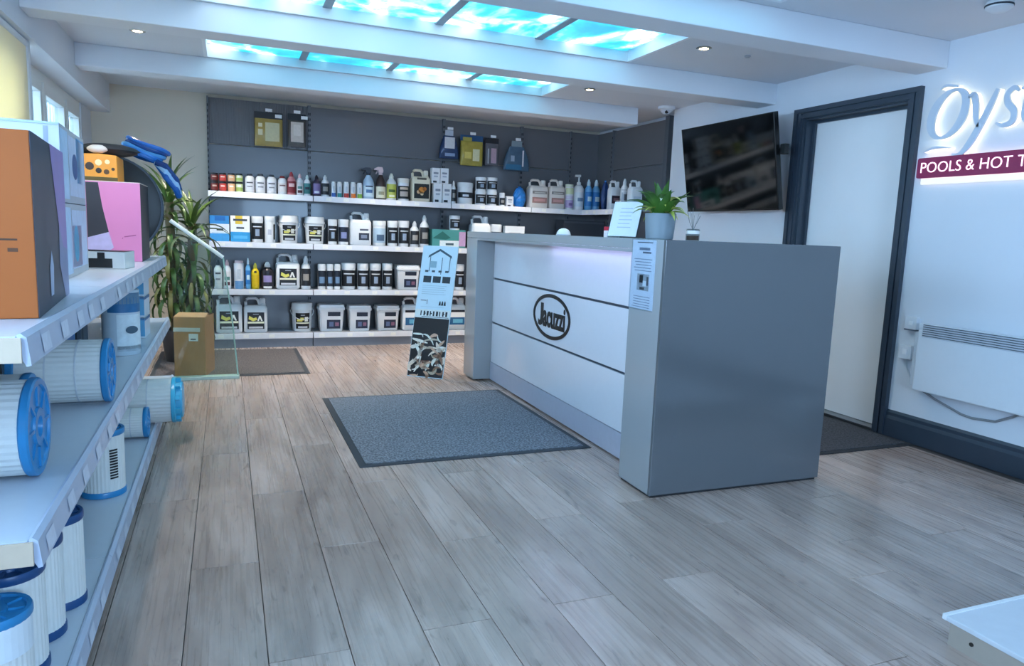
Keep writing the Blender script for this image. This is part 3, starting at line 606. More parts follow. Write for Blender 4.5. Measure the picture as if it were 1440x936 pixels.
ITEMS = [
('jar',-0.092,0.068,1.526,0.072,'darkred','dark red small jar, upper one of leftmost stack on the top back shelf'),
('jar',-0.022,0.066,1.527,0.073,'red','small jar with bright red label, upper one of its stack on the top back shelf'),
('jar',0.050,0.066,1.529,0.073,'orange','small jar with pale orange label, upper one of its stack on the top back shelf'),
('jar',0.118,0.064,1.530,0.073,'green','small jar with yellow-green label, upper one of its stack on the top back shelf'),
('jar',-0.092,0.068,1.435,0.091,'darkred','dark red small jar, lower one of leftmost stack on the top back shelf'),
('jar',-0.022,0.066,1.435,0.092,'red','small jar with bright red label, lower one of its stack on the top back shelf'),
('jar',0.050,0.066,1.435,0.094,'orange','small jar with pale orange label, lower one of its stack on the top back shelf'),
('jar',0.118,0.064,1.435,0.095,'green','small jar with yellow-green label, lower one of its stack on the top back shelf'),
('dome',0.208,0.086,1.435,0.174,'whitegrey','round-shouldered white bottle, leftmost of three beside the stacked small jars'),
('dome',0.302,0.090,1.435,0.177,'whitegrey','round-shouldered white bottle, middle of three beside the stacked small jars'),
('dome',0.399,0.091,1.435,0.176,'whitegrey','round-shouldered white bottle, rightmost of three beside the stacked small jars'),
('dome',0.495,0.082,1.435,0.170,'whitered','white bottle with red cap right of the three round-shouldered bottles'),
('bottle',0.576,0.080,1.435,0.214,'pinkred','pink and dark red bottle on the top back shelf, tallest left of the upright'),
('bottle',0.652,0.065,1.435,0.202,'whitepink','slim white bottle with pink top beside the pink and dark red bottle'),
('bottle',0.718,0.062,1.435,0.194,'teal','slim white bottle with teal label just left of the shelf joint'),
('bottle',0.806,0.075,1.435,0.199,'purple','small bottle with purple label just right of the first shelf joint'),
('bottle',0.885,0.076,1.435,0.204,'dark','small white bottle with dark label between purple bottle and white tubes'),
('tube',0.963,0.045,1.435,0.149,'tblue','slim white tube with blue foot, leftmost of five in a row'),
('tube',1.019,0.050,1.435,0.149,'tteal','slim white tube with teal foot, second of five in a row'),
('tube',1.083,0.057,1.435,0.153,'tred','slim white tube with red foot, middle of five in a row'),
('tube',1.149,0.054,1.435,0.154,'torange','slim white tube with orange foot, fourth of five in a row'),
('tube',1.210,0.055,1.435,0.151,'tgreen','slim white tube with green foot beside the pale blue spray bottle'),
('spray',1.302,0.114,1.435,0.305,'spblue','pale blue spray bottle with dark trigger head on the top back shelf'),
('spray',1.420,0.102,1.435,0.317,'spbrown','dark spray bottle with pale pink trigger head and cream label'),
('bottle',1.526,0.103,1.435,0.263,'limegreen','white bottle with yellow-green label and wide cap beside the spray bottles'),
('tub',1.649,0.122,1.435,0.222,'beige','white tub with beige and black label before the cream jug'),
('jug',1.823,0.197,1.435,0.327,'cream','cream jug with black label and orange flower on the top back shelf'),
('carton',1.968,0.085,1.628,0.150,'wcart','small white carton, upper left of the block of four beside the cream jug'),
('carton',2.058,0.086,1.630,0.151,'wcart','small white carton, upper right of the block of four beside the cream jug'),
('carton',1.992,0.089,1.435,0.191,'wcart','small white carton, lower left of the block of four beside the cream jug'),
('carton',2.088,0.094,1.435,0.193,'wcart','small white carton, lower right of the block of four beside the cream jug'),
('bottle',2.163,0.049,1.435,0.230,'dark','tiny dark bottle with pointed white cap right of the small white cartons'),
('tub',2.303,0.176,1.435,0.220,'blk2','white tub with wide flat lid and black patches left of the stacked tubs'),
('tub',2.465,0.117,1.582,0.137,'blk','white tub with black label, upper left of a stacked block of four'),
('tub',2.589,0.122,1.586,0.137,'blk','white tub with black label, upper right of a stacked block of four'),
('tub',2.465,0.117,1.435,0.147,'blk','white tub with black label, lower left of a stacked block of four'),
('tub',2.589,0.122,1.435,0.151,'blk','white tub with black label, lower right of a stacked block of four'),
('tub',2.698,0.064,1.435,0.139,'dark','small dark grey tub right of the stacked block of tubs'),
('carton',2.778,0.080,1.435,0.106,'wcart','little white box with gold spot beside the blue bag'),
('bag',2.904,0.155,1.435,0.202,'blue','small bright blue crumpled bag on the top back shelf'),
('jug',3.117,0.220,1.435,0.310,'pinklabel','white jug with pink and tan labels, left of two right of the blue bag'),
('jug',3.331,0.191,1.435,0.320,'pinklabel','white jug with pink and tan labels, right of two right of the blue bag'),
('jar',3.487,0.103,1.583,0.125,'palegreen','pale green topped jar stacked beside the pink labelled jugs'),
('jar',3.487,0.103,1.435,0.148,'lilac','lilac jar at the bottom of the stack beside the pink labelled jugs'),
('pump',3.605,0.122,1.435,0.386,'wpump','white pump dispenser bottle on the top back shelf'),
('bottle',3.719,0.088,1.435,0.340,'lblue','light blue bottle with pale cap, left of two beside the pump bottle'),
('bottle',3.816,0.098,1.435,0.342,'lblue','light blue bottle with pale cap, right of two beside the pump bottle'),
('bag',3.923,0.099,1.435,0.322,'navy','dark blue crumpled bag left of the white jugs near the counter plant'),
('jug',4.048,0.141,1.435,0.352,'darkred2','narrow white jug with dark red label behind the paper stand'),
('bottle',4.176,0.096,1.435,0.376,'grey','tall white bottle with grey label behind the paper stand'),
('jug',4.318,0.158,1.435,0.373,'plain','plain white jug at the right end of the top back shelf'),
('carton',-0.057,0.169,0.985,0.232,'bluebox','blue and white carton at the far left of the second back shelf'),
('carton',0.120,0.172,0.985,0.237,'yellowbox','white and blue carton with yellow patch on the second back shelf'),
('tub',0.269,0.109,0.985,0.240,'blk','white tub with black label between yellow-patched carton and plain tub'),
('tub',0.382,0.104,0.985,0.245,'sidelabel','white tub showing mostly its plain side left of the first handled bucket'),
('bucket',0.554,0.206,0.985,0.259,'ylw','handled white bucket with black and yellow label, left of two on second shelf'),
('bucket',0.795,0.212,0.985,0.256,'ylw','handled white bucket with black and yellow label, right of two on second shelf'),
('tub',0.956,0.091,0.985,0.240,'blk','white tub with black label just right of the handled buckets'),
('tub',1.061,0.106,0.985,0.244,'navy','white tub with navy label left of the second shelf jug'),
('jug',1.225,0.215,0.985,0.326,'darkprint','white jug with blurred dark print on the second back shelf'),
('tub',1.415,0.138,0.985,0.245,'paleblue','white tub with pale blue label just right of the second shelf jug'),
('tub',1.545,0.107,0.985,0.250,'blk','white tub with black label and pale disc beside the pale blue labelled tub'),
('tub',1.659,0.112,0.985,0.255,'blk','white tub with black label and pale disc beside two dark bottles'),
('bottle',1.768,0.092,0.985,0.256,'dark','dark labelled bottle with low white cap on the second shelf'),
('bottle',1.869,0.096,0.985,0.320,'dark','dark labelled bottle with tall white spout on the second shelf'),
('carton',2.122,0.365,0.985,0.184,'tealbox','teal box with pink side and white label above the leaning display board'),
('tub',2.193,0.115,1.169,0.147,'blk','white tub with dark label standing on the teal box'),
('jug',2.475,0.216,0.985,0.347,'navyband','white jug with navy band seen above the counter top'),
('tub',2.652,0.128,0.985,0.259,'navy','low white tub right of the jug seen above the counter top'),
('carton',2.846,0.229,0.985,0.248,'wcart','low white carton just visible above the counter top'),
('carton',3.669,0.521,0.985,0.341,'darkbox','long dark grey box on the back shelf behind the counter'),
('bottle',-0.077,0.073,0.550,0.267,'whitegrey','white bottle at the far left of the third back shelf'),
('bottle',0.001,0.070,0.550,0.266,'whitepink','white bottle with pinkish label second from left on third back shelf'),
('tube',0.104,0.093,0.550,0.261,'tblue2','broad white bottle with blue stripe and pink lid on third back shelf'),
('bottle',0.183,0.047,0.550,0.286,'lblue','slim blue and green bottle half behind the yellow bottle'),
('bottle',0.246,0.072,0.550,0.241,'yellow','bright yellow bottle on the third back shelf'),
('bottle',0.355,0.121,0.550,0.253,'lilacdark','squat dark bottle with lilac label and white cap beside the yellow bottle'),
('jug',0.540,0.224,0.550,0.338,'ylw','white jug with black and yellow label on the third back shelf'),
('bottle',0.705,0.093,0.550,0.318,'dark','dark labelled bottle with white pointed cap right of the third shelf jug'),
('tub',0.855,0.081,0.550,0.243,'blue2','white tub with dark blue label, first right of the third shelf joint'),
('tub',0.932,0.068,0.550,0.244,'blue2','white tub with dark blue label, second right of the third shelf joint'),
('tub',1.002,0.065,0.550,0.246,'blue2','white tub with dark blue label, third right of the third shelf joint'),
('tub',1.115,0.148,0.550,0.255,'blk','white tub with black label and pale disc, widest of four in a row'),
('tub',1.254,0.116,0.550,0.254,'blk','white tub with black label and pale disc, second of four in a row'),
('tub',1.378,0.117,0.550,0.256,'blk','white tub with black label and pale disc, third of four in a row'),
('tub',1.498,0.108,0.550,0.259,'blk','white tub with black label and pale disc, last of four in a row'),
('square',1.709,0.257,0.550,0.248,'navy2','square white bucket with navy labels on third shelf beside the display board'),
('tub',2.256,0.109,0.550,0.266,'blk','white tub with black label between display board and counter on third shelf'),
('jug',0.012,0.235,0.135,0.355,'ylw','large white jug with black and yellow label, left of two on bottom shelf'),
('jug',0.246,0.216,0.135,0.336,'ylw','large white jug with black and yellow label, right of two on bottom shelf'),
('bucket',0.675,0.226,0.135,0.275,'ylw','handled white bucket with black and yellow label on the bottom back shelf'),
('square',0.948,0.267,0.135,0.261,'navy2','square white bucket with navy labels, leftmost of three on bottom shelf'),
('square',1.225,0.239,0.135,0.253,'navy2','square white bucket with navy labels, middle of three on bottom shelf'),
('square',1.508,0.247,0.135,0.252,'navy2','square white bucket with navy labels, rightmost of three on bottom shelf'),
('jug',1.765,0.223,0.135,0.339,'blueprint','white jug with blue print partly behind the leaning display board'),
('jug',2.229,0.219,0.135,0.340,'blueprint','white jug with blue print between display board and counter leg'),
]
for kind, x, wd, z, h, sty, lab in ITEMS:
    nm, cat = CATN[kind]; wd = wd*.97
    g = SHN.get(z, 'stock on the top back shelf'); y = 7.08
    if kind in ('carton',): y += (.035 if sty == 'wcart' else min(.2, max(wd*.6, .08))/2)
    elif kind == 'jug': y += min(wd*.72, .15)/2
    elif kind == 'square': y += wd*.425
    elif kind == 'bag': y += wd*.38
    else: y += wd/2
    y = min(y, 7.36-wd/2) if kind not in ('carton','square','jug','bag') else y
    if x > 3.88:   # stock on the return shelf along the right wall
        k = 3.74/x; x, y, wd, h = 3.74, y*k, wd*k, (1.17+(z+h-1.17)*k)-z
    t = thing(nm, lab, cat, (x, y, z+.001), 0, g)
    st = STY.get(sty)
    if kind in ('bucket','square','jug'): globals()['p_'+kind](t, wd, h, st, sty)
    elif kind in ('carton','bag'): globals()['p_'+kind](t, wd, h, st, sty)
    else: globals()['p_'+kind](t, wd, h, st)
# ---- hanging packs on the back panels
def hang(lab, x0, x1, z0, z1, header, pouch, deco, two_tags=False, irregular=False):
    xc = (x0+x1)/2; w = x1-x0; h = z1-z0; y = 7.29
    t = thing('hanging_pack', lab, 'hanging pack', (xc, y, z0), 0, 'packs hanging on the back panels')
    MB().tube([(0,.083,h*.93),(0,-.03,h*.93),(0,-.035,h*.97)], .003, 6).build('hook', M('#9aa0a8',.3,.8), t)
    B(-.03,.03,-.042,-.036,h*.92,h*1.0).build('price_tag', M('#f0f1f2',.5,var=.08,scale=80), t)
    if two_tags: B(w*.22,w*.22+.06,-.042,-.036,h*.77,h*.86).build('price_tag', M('#f0f1f2',.5,var=.08,scale=80), t)
    B(-w*(.2 if irregular else .5),w*(.2 if irregular else .5),-.004,.004,h*.72,h*.92).build('header_card', M(header,.45), t)
    wp = w*.98; n = 6
    rgs = []
    for i in range(n+1):
        f = i/n; th = .012+.028*math.sin(math.pi*min(1, f*.95+.05)); ww = wp*(1-.45*f**2 if irregular else 1)
        rgs.append(ring(ww, th*2, th*.7, h*.74*f, 3))
    MB().rings(rgs).build('pouch', M(pouch,.25,var=.25,scale=22,bump=.4), t, smooth=True)
    for q, (dx, dz, ww, hh, c) in enumerate(deco): patch(t, (dx-ww/2)*w, (dx+ww/2)*w, (dz-hh/2)*h, (dz+hh/2)*h, -.043-.001*q, c, 'print')
hang('gold pack with black header hanging at top left of back panel', .26, .515, 1.885, 2.225, '#14151b', '#b49a55', [(.12,.38,.5,.5,'#d3cba0'),(-.3,.36,.16,.16,'#e9dfb8'),(-.3,.55,.14,.1,'#e9dfb8')], True)
hang('pale pack with black header hanging beside the gold pack', .56, .725, 1.9, 2.232, '#12141c', '#5a5652', [(.0,.4,.7,.56,'#cfc3b8'),(0,.45,.4,.3,'#ded5cc')], True)
hang('white and navy bag hanging leftmost of four over the middle shelves', 2.05, 2.265, 1.9, 2.212, '#c9ced8', '#2c4168', [(-.02,.5,.5,.36,'#cfd3da'),(0,.12,.5,.1,'#8fa3c4')], irregular=True)
hang('yellow scrubbing pack with green and blue header hanging second of four', 2.28, 2.528, 1.845, 2.182, '#1d4e7c', '#b5a24a', [(.16,.32,.3,.36,'#ddd7ac'),(-.25,.78,.4,.12,'#a59a45'),(-.2,.3,.3,.2,'#d9c765')])
hang('narrow grey and pink pack with black header hanging third of four', 2.555, 2.705, 1.862, 2.17, '#191a22', '#6a6a70', [(.06,.32,.4,.5,'#b79ba8'),(-.34,.3,.1,.5,'#a9adb2')])
hang('grey-blue net pack with white cord hanging rightmost of four', 2.765, 3.065, 1.828, 2.165, '#8b9aa2', '#4f6a80', [(.2,.38,.06,.5,'#d9dbe2'),(-.15,.1,.6,.16,'#2b6f96'),(-.2,.36,.14,.18,'#9cb0c4')], irregular=True)
# ---------------------------------------------------------------- reception counter
grey_shaded = M('#606468', .16, var=.05, scale=2.5, coat=.35)  # same laminate as the lighter grey, darkened to put end-face shade into its colour
grey_lit = M('#a0a4a7', .2, var=.03, scale=3, coat=.3)  # lighter copy of the laminate, as it looks on the lit sides
WPM = M('#e2e6ee', .14, var=.02, coat=.3)
CT = thing('reception_counter', 'glossy grey and white reception counter with oval logo', 'counter', (1.757, 2.62, 0), R(-.6))
HC = 1.163
B(0, .98, 0, .018, .012, HC).build('shaded_end_panel', grey_shaded, CT, bevel=.002)  # thin board added to carry the painted shade of the counter end
B(0, .98, .0185, .28, .012, HC).build('pier', grey_lit, CT, bevel=.002)
B(.01, .97, .01, .27, 0, .012).build('end_foot', M('#24262a', .6), CT)
B(0, .45, 2.585, 2.84, .012, HC-.048).build('leg', grey_lit, CT, bevel=.003)
B(0, .46, .28, 2.84, HC-.047, HC).build('counter_top', grey_lit, CT, bevel=.003)
B(.155, .175, .28, 2.585, .01, 1.115).build('backing', M('#3b4450', .5), CT)
PX = .143
for z0, z1 in ((.152, .458), (.472, .803), (.817, 1.108)):
    B(PX, PX+.012, .282, 2.583, z0, z1).build('front_panel', WPM, CT, bevel=.0015)
B(PX-.004, PX+.012, .282, 2.583, .012, .148).build('kick_board', M('#b9bccb', .3), CT)
B(0, .018, .281, 2.584, 1.1, 1.1155).build('top_lip', grey_lit, CT)
B(.06, .08, .3, 1.5, 1.111, 1.1155).build('light_strip', M('#cfc8ff', .4, emit=LED_GLOW), CT)
B(.46, .95, .28, 2.7, .72, .75).build('desk_top', M('#d9dce0', .4), CT)
B(.175, .9, 2.66, 2.7, 0, .72).build('desk_support', grey_lit, CT)
# logo: oval ring and lettering
lg = bpy.data.objects.new('logo', None); COL.objects.link(lg); lg.parent = CT; lg.location = (PX-.001, 4.09-2.62, .645); tag(lg, 'black oval logo reading Jacuzzi')
blk = M('#101216', .35)
ov = []; no = 48; rv = MB()
for sgn in (0,):
    vs = []; fs = []
    for k in range(no):
        a = 2*math.pi*k/no
        for (ry, rz) in ((.285, .145), (.258, .122)):
            for x in (0, -.003): vs.append((x, ry*math.cos(a), rz*math.sin(a)))
    for k in range(no):
        i, j = 4*k, 4*((k+1) % no)
        fs += [(i+1, j+1, j+3, i+3), (i, i+1, j+1, j)[::-1], (i+2, i+3, j+3, j+2)]
    rv.add(vs, fs)
rv.build('oval_ring', blk, lg)
tm = text_mesh('acuzzi', .2, .0012, 0, .006, 1.02, sx=.68)
MB().add([(-.002,-a,b) for a,b in ((-.165,.078),(-.118,.078),(-.118,-.03),(-.13,-.062),(-.165,-.075),(-.2,-.068),(-.2,-.03),(-.182,-.04),(-.168,-.036),(-.165,-.02))],[tuple(range(10))]).build('lettering', blk, lg)
link('lettering', tm, blk, lg, loc=(-.0016, -.045, -.005), rot=(R(90), 0, R(-90)))
# acrylic notice on the end of the counter
t = thing('notice_holder', 'printed notice with portrait picture in clear holder on counter end', 'notice', (1.757, 2.62, 0), R(-.6))
yb0, yb1 = .075, .272
B(-.0025, -.0005, yb0, yb1, .845, 1.158).build('paper', M('#e2e6f0', .6, var=.03), t)
pr = M('#8d95a6', .6)
def pbar(y0, y1, z, hh, mm=pr): B(-.0032, -.0026, y0, y1, z, z+hh).build('print', mm, t)
pbar(.1, .23, 1.145, .004, M('#3a4252', .6)); pbar(.12, .21, 1.112, .012, M('#7a8294', .6)); pbar(.11, .18, 1.098, .008, M('#5f6778', .6))
for k in range(5): pbar(.1+.006*(k % 2), .25-.008*(k % 3), 1.07-.013*k, .0035)
B(-.0032, -.0026, .115, .215, .93, 1.005).build('portrait_print', M('#a2a4aa', .6, var=.6, scale=28), t)
for (ya, yb_, za, zb_, c) in ((.165,.195,.965,1.0,'#23252b'),(.135,.165,.95,.975,'#e9e9ea'),(.15,.19,.933,.945,'#3b3d44'),(.12,.135,.955,.995,'#4b4d55')):
    B(-.0036, -.0032, ya, yb_, za, zb_).build('portrait_print', M(c, .6), t)
for k in range(4): pbar(.1, .24, .9-.012*k, .003)
pbar(.1, .25, .853, .003)
B(-.006, -.0042, yb0-.004, yb1+.004, .84, 1.162).build('acrylic_cover', glass_mat('#f4f8fb', .5, 'clear_acrylic'), t)
# things on the counter top
zt = HC
def rotc(x, y): a = R(-.6); return (1.757+x*math.cos(a)-y*math.sin(a), 2.62+x*math.sin(a)+y*math.cos(a))
x, y = rotc(.12, .6)
t = thing('sign_stand', 'clear tilted stand holding white printed paper on the counter', 'sign stand', (x, y, zt), R(-68))
MB().prism([(.0,.0),(.062,.0),(.062,.004),(.006,.004),(.058,.19),(.054,.192)], 'x', -.095, .095).build('acrylic_stand', glass_mat('#dfe9ec', 1., 'stand_acrylic'), t)
MB().add([(-.09,.0005,.008),(.09,.0005,.008),(.09,.0485,.184),(-.09,.0485,.184)], [(0,1,2,3)]).build('paper', M('#d5dce3', .6), t)
for k in range(6):
    f = .25+.11*k; MB().add([(-.04,.048*f-.001,.008+.176*f),(.045-.01*(k%2),.048*f-.001,.008+.176*f),(.045-.01*(k%2),.048*f+.0,.012+.176*f),(-.04,.048*f+.0,.012+.176*f)], [(0,1,2,3)]).build('print', M('#a9b4c4', .6), t)
x, y = rotc(.2, .37)
t = thing('potted_plant', 'leafy green plant in grey pot on the counter end', 'plant', (x, y, zt))
MB().lathe([(.062,0),(.066,.004),(.076,.12),(.074,.124),(.068,.122),(.066,.105)], 28).build('pot', M('#7b8790', .45, var=.05), t, smooth=True)
MB().lathe([(.001,.106),(.067,.106)], 20).build('soil', M('#2a211b', .9, bump=.6, scale=80), t)
def leaf_mesh(name, L, W, droop, mat, seg=7, fold=.25):
    vs = []; fs = []; x = 0; z = 0; a = 1.2
    for i in range(seg+1):
        f = i/seg; w = W*math.sin(math.pi*min(1, .12+.88*f)**.8)*(1 if f < 1 else .02); w = max(w, .0008)
        vs += [(x, -w/2, z+w*fold), (x, 0, z), (x, w/2, z+w*fold)]
        a -= droop/seg; x += L/seg*math.cos(a); z += L/seg*math.sin(a)
    for i in range(seg):
        k = 3*i; fs += [(k, k+3, k+4, k+1), (k+1, k+4, k+5, k+2)]
    me = bpy.data.meshes.new(name); me.from_pydata(vs, [], fs); me.materials.append(mat)
    me.polygons.foreach_set('use_smooth', [True]*len(me.polygons)); return me
def leaf_mat(c1, c2, nm):
    mt = bpy.data.materials.new(nm); mt.use_nodes = True; nt = mt.node_tree; b = nt.nodes['Principled BSDF']
    tc = nt.nodes.new('ShaderNodeTexCoord'); nz = nt.nodes.new('ShaderNodeTexNoise'); nz.inputs['Scale'].default_value = 14; nt.links.new(tc.outputs['Object'], nz.inputs[0])
    mx = nt.nodes.new('ShaderNodeMix'); mx.data_type = 'RGBA'; mx.inputs['A'].default_value = (*lin(c1), 1); mx.inputs['B'].default_value = (*lin(c2), 1)
    nt.links.new(nz.outputs[0], mx.inputs['Factor']); nt.links.new(mx.outputs['Result'], b.inputs['Base Color']); b.inputs['Roughness'].default_value = .38
    return mt
g1 = leaf_mat('#1f4a1e', '#5d8a35', 'leaf_green'); g2 = leaf_mat('#8aa83a', '#dfe07a', 'leaf_lime'); g3 = leaf_mat('#dbe3c8', '#f1f2e4', 'spathe_white')
LM = [leaf_mesh('leaf', .2, .06, 1.25, g1), leaf_mesh('leaf', .14, .05, 1.1, g1), leaf_mesh('leaf', .15, .035, 1.9, g2), leaf_mesh('leaf', .19, .05, .35, g1)]
rn = random.Random(5)
for k in range(34):
    me = LM[k % 4 if k % 3 else 0] if k % 5 else LM[2]
    link('leaf', me, None, t, loc=(rn.uniform(-.02,.02), rn.uniform(-.02,.02), .1), rot=(0, rn.uniform(-.35,.25), k*2.4+rn.uniform(-.3,.3)))
for a, l in ((4.0, .1), (5.2, .085)):
    link('spathe', leaf_mesh('spathe', .08, .04, 2.2, g3 if a < 5 else leaf_mat('#e6dd63','#f2efb0','spathe_yellow')), None, t, loc=(.03*math.cos(a), .05*math.sin(a), .17), rot=(0, -.2, a))
x, y = rotc(.35, .31)
t = thing('glass_jar', 'small clear jar with sprig and white band beside plant pot', 'jar', (x, y, zt))
MB().lathe([(.03,0),(.033,.004),(.033,.05),(.028,.056)], 20).build('jar_body', glass_mat('#cfd6d8', 1., 'jar_glass'), t, smooth=True)
MB().lathe([(.0335,.032),(.0335,.048)], 20).build('band', M('#e9e6e2', .5), t)
MB().lathe([(.028,.003),(.03,.024)], 16).build('filling', M('#6f5648', .8, var=.3), t)
for k in range(9): MB().tube([(0,0,.05),(.02*math.cos(k*1.3),.02*math.sin(k*1.3),.09),(.035*math.cos(k*1.3),.035*math.sin(k*1.3),.12+.012*(k%4))], .0009, 4).build('sprig', M('#7a8288', .8), t)
x, y = rotc(.15, 1.36)
t = thing('counter_bell', 'small white domed dispenser on the far part of counter', 'dispenser', (x, y, zt))
MB().lathe([(.045,0),(.047,.006)], 24).build('base', M('#c9ced6', .4), t, smooth=True)
MB().lathe([(.043,.006),(.041,.018),(.03,.034),(.012,.042),(.001,.043)], 24).build('dome', M('#f2f4f6', .3), t, smooth=True)
x, y = rotc(.13, .72)
t = thing('card_box', 'small red and white card box beside the paper stand', 'box', (x, y, zt))
B(-.035,.035,-.025,.025,0,.035).build('box_body', M('#f0e6e6', .5), t, bevel=.002)
B(-.0352,.0352,-.0252,.0252,.0352,.055).build('box_lid', M('#c2283f', .5), t, bevel=.002)
# ---- leaning display board
bx, by = (1.325+1.566)/2, (5.499+5.311)/2
ang = math.atan2(5.311-5.499, 1.566-1.325)
Wb, Hb, dl = math.hypot(.241, .188), 1.075, .285
t = thing('display_board', 'tall leaning display board with pale top and dark floral lower picture', 'display board', (bx, by, 0), ang)
tilt = math.asin(dl/Hb)
bd = MB().box(-Wb/2, Wb/2, 0, .012, 0, Hb).xf(Matrix.Rotation(-tilt, 4, 'X')); bd.build('board', M('#cfe6f2', .35, var=.03), t, bevel=.0015)
def onb(x0, x1, z0, z1, c, e=1, nm='print', var=.1, sc=40):
    return MB().box(x0*Wb, x1*Wb, -.0006*e-.0004, -.0004, z0*Hb, z1*Hb).xf(Matrix.Rotation(-tilt, 4, 'X')).build(nm, M(c, .4, var=var, scale=sc), t)
onb(-.49, .49, .005, .445, '#17161a', 1, 'picture')
onb(-.49, .49, .446, .51, '#dfe7e6', 1, 'title_band')
onb(-.3, .46, .452, .456, '#353a42', 2)
# the title is too blurred to read, so it stays as broken dark strokes
for k in range(9):
    x0 = -.34+k*.088; onb(x0, x0+.03+.012*(k % 3), .462, .498, '#22262d', 2)
    if k % 2: onb(x0+.03, x0+.06, .476, .484, '#22262d', 2)
rb = random.Random(11)
for k in range(46):     # pale curled blossoms of the picture
    cx = rb.uniform(-.4, .42)*Wb; cz = (rb.uniform(.02, .24) if k % 4 else rb.uniform(.2, .3))*Hb; L = rb.uniform(.04, .1); a0 = rb.uniform(0, 6.28); cv = rb.uniform(-2.6, 2.6)
    pts = []; x, z, a = cx, cz, a0
    for q in range(7): pts.append((x, -.0022, z)); x += L/6*math.cos(a)*1.6; z += L/6*math.sin(a)*1.6; a += cv/6
    pts = [(min(max(p[0], -.47*Wb), .47*Wb), p[1], min(max(p[2], .01*Hb), .32*Hb)) for p in pts]
    w0 = rb.uniform(.006, .016); mb = MB(); vs = []; fs = []
    for q, p in enumerate(pts):
        d = Vector(pts[min(q+1, 6)])-Vector(pts[max(q-1, 0)]); d = d.normalized() if d.length > 1e-6 else Vector((1,0,0)); nn = Vector((-d.z, 0, d.x)); ww = w0*math.sin(math.pi*(q+.6)/7.2)
        vs += [tuple(Vector(p)+nn*ww), tuple(Vector(p)-nn*ww)]
    for q in range(6): fs.append((2*q, 2*q+1, 2*q+3, 2*q+2))
    MB().add(vs, fs).xf(Matrix.Rotation(-tilt, 4, 'X')).build('blossom_print', M(rb.choice(['#e9dccb','#f1ece2','#c9a58c','#dfe6df','#8c6a55','#b9b09c','#6a4a3c']), .5, var=.2), t)
onb(-.26, -.24, .8, .92, '#4f6a7a', 2); onb(.3, .32, .8, .92, '#4f6a7a', 2); onb(.08, .1, .78, .91, '#5b7788', 2)
MB().prism([(-.32*Wb,.905*Hb),(.0,.96*Hb),(.36*Wb,.905*Hb),(.34*Wb,.925*Hb),(.0,.978*Hb),(-.3*Wb,.925*Hb)], 'y', -.0014, -.0006).xf(Matrix.Rotation(-tilt, 4, 'X')).build('pergola_print', M('#3f5766', .5, var=.3, scale=60), t)
onb(-.26, -.06, .83, .88, '#8fb0c0', 2)
for k in range(4): onb(-.36+k*.19, -.27+k*.19, .795, .81, '#3a4c58', 2)
for k in range(3): onb(-.38+k*.27, -.16+k*.27, .715, .765, '#27343c', 2, var=.5)
for k in range(5): onb(-.38, .3-.05*(k % 2), .69-k*.016, .693-k*.016, '#a9c3cf', 2)
onb(-.38, -.22, .575, .58, '#4d5c66', 2); onb(-.2, -.185, .55, .585, '#4d5c66', 2)
for dx in (0, .07, .14): MB().prism([((.14+dx)*Wb,.545*Hb),((.2+dx)*Wb,.545*Hb),((.19+dx)*Wb,.57*Hb),((.17+dx)*Wb,.58*Hb),((.15+dx)*Wb,.565*Hb)], 'y', -.0014, -.0006).xf(Matrix.Rotation(-tilt, 4, 'X')).build('print', M('#1d2a33', .5), t)
for k in range(1): onb(-.36, .3-.04*(k % 3), .528-k*.014, .531-k*.014, '#b5cfd9', 2)
# ---- television on the right wall
t = thing('television', 'black wall television tilted down on the right wall', 'television', (3.64, 4.665, 1.74), 0)
tv = R(10.2)
Rt = Matrix.Rotation(-tv, 4, 'Y')
# local: screen faces -x, spans y -.545...545, z -.342...342, top tips forward
MB().box(-.01, .03, -.55, .55, -.343, .343).xf(Rt).build('bezel', M('#0a0b0d', .25), t, bevel=.004)
MB().box(-.0115, -.0101, -.538, .538, -.328, .331).xf(Rt).build('screen', M('#050607', .07, var=.02, spec=.6), t)
MB().box(.03, .06, -.38, .38, -.26, .2).xf(Rt).build('rear_housing', M('#111216', .5), t, bevel=.008)
MB().box(.06, .13, -.12, .12, -.1, .1).build('mount_arm', M('#1d1f23', .5), t)
B(.13, .196, -.16, .16, -.2, .2).build('wall_plate', M('#26282c', .5), t)
B(.01, .05, -.6, -.552, .05, .12).build('side_plug', M('#101114', .5), t, bevel=.003)
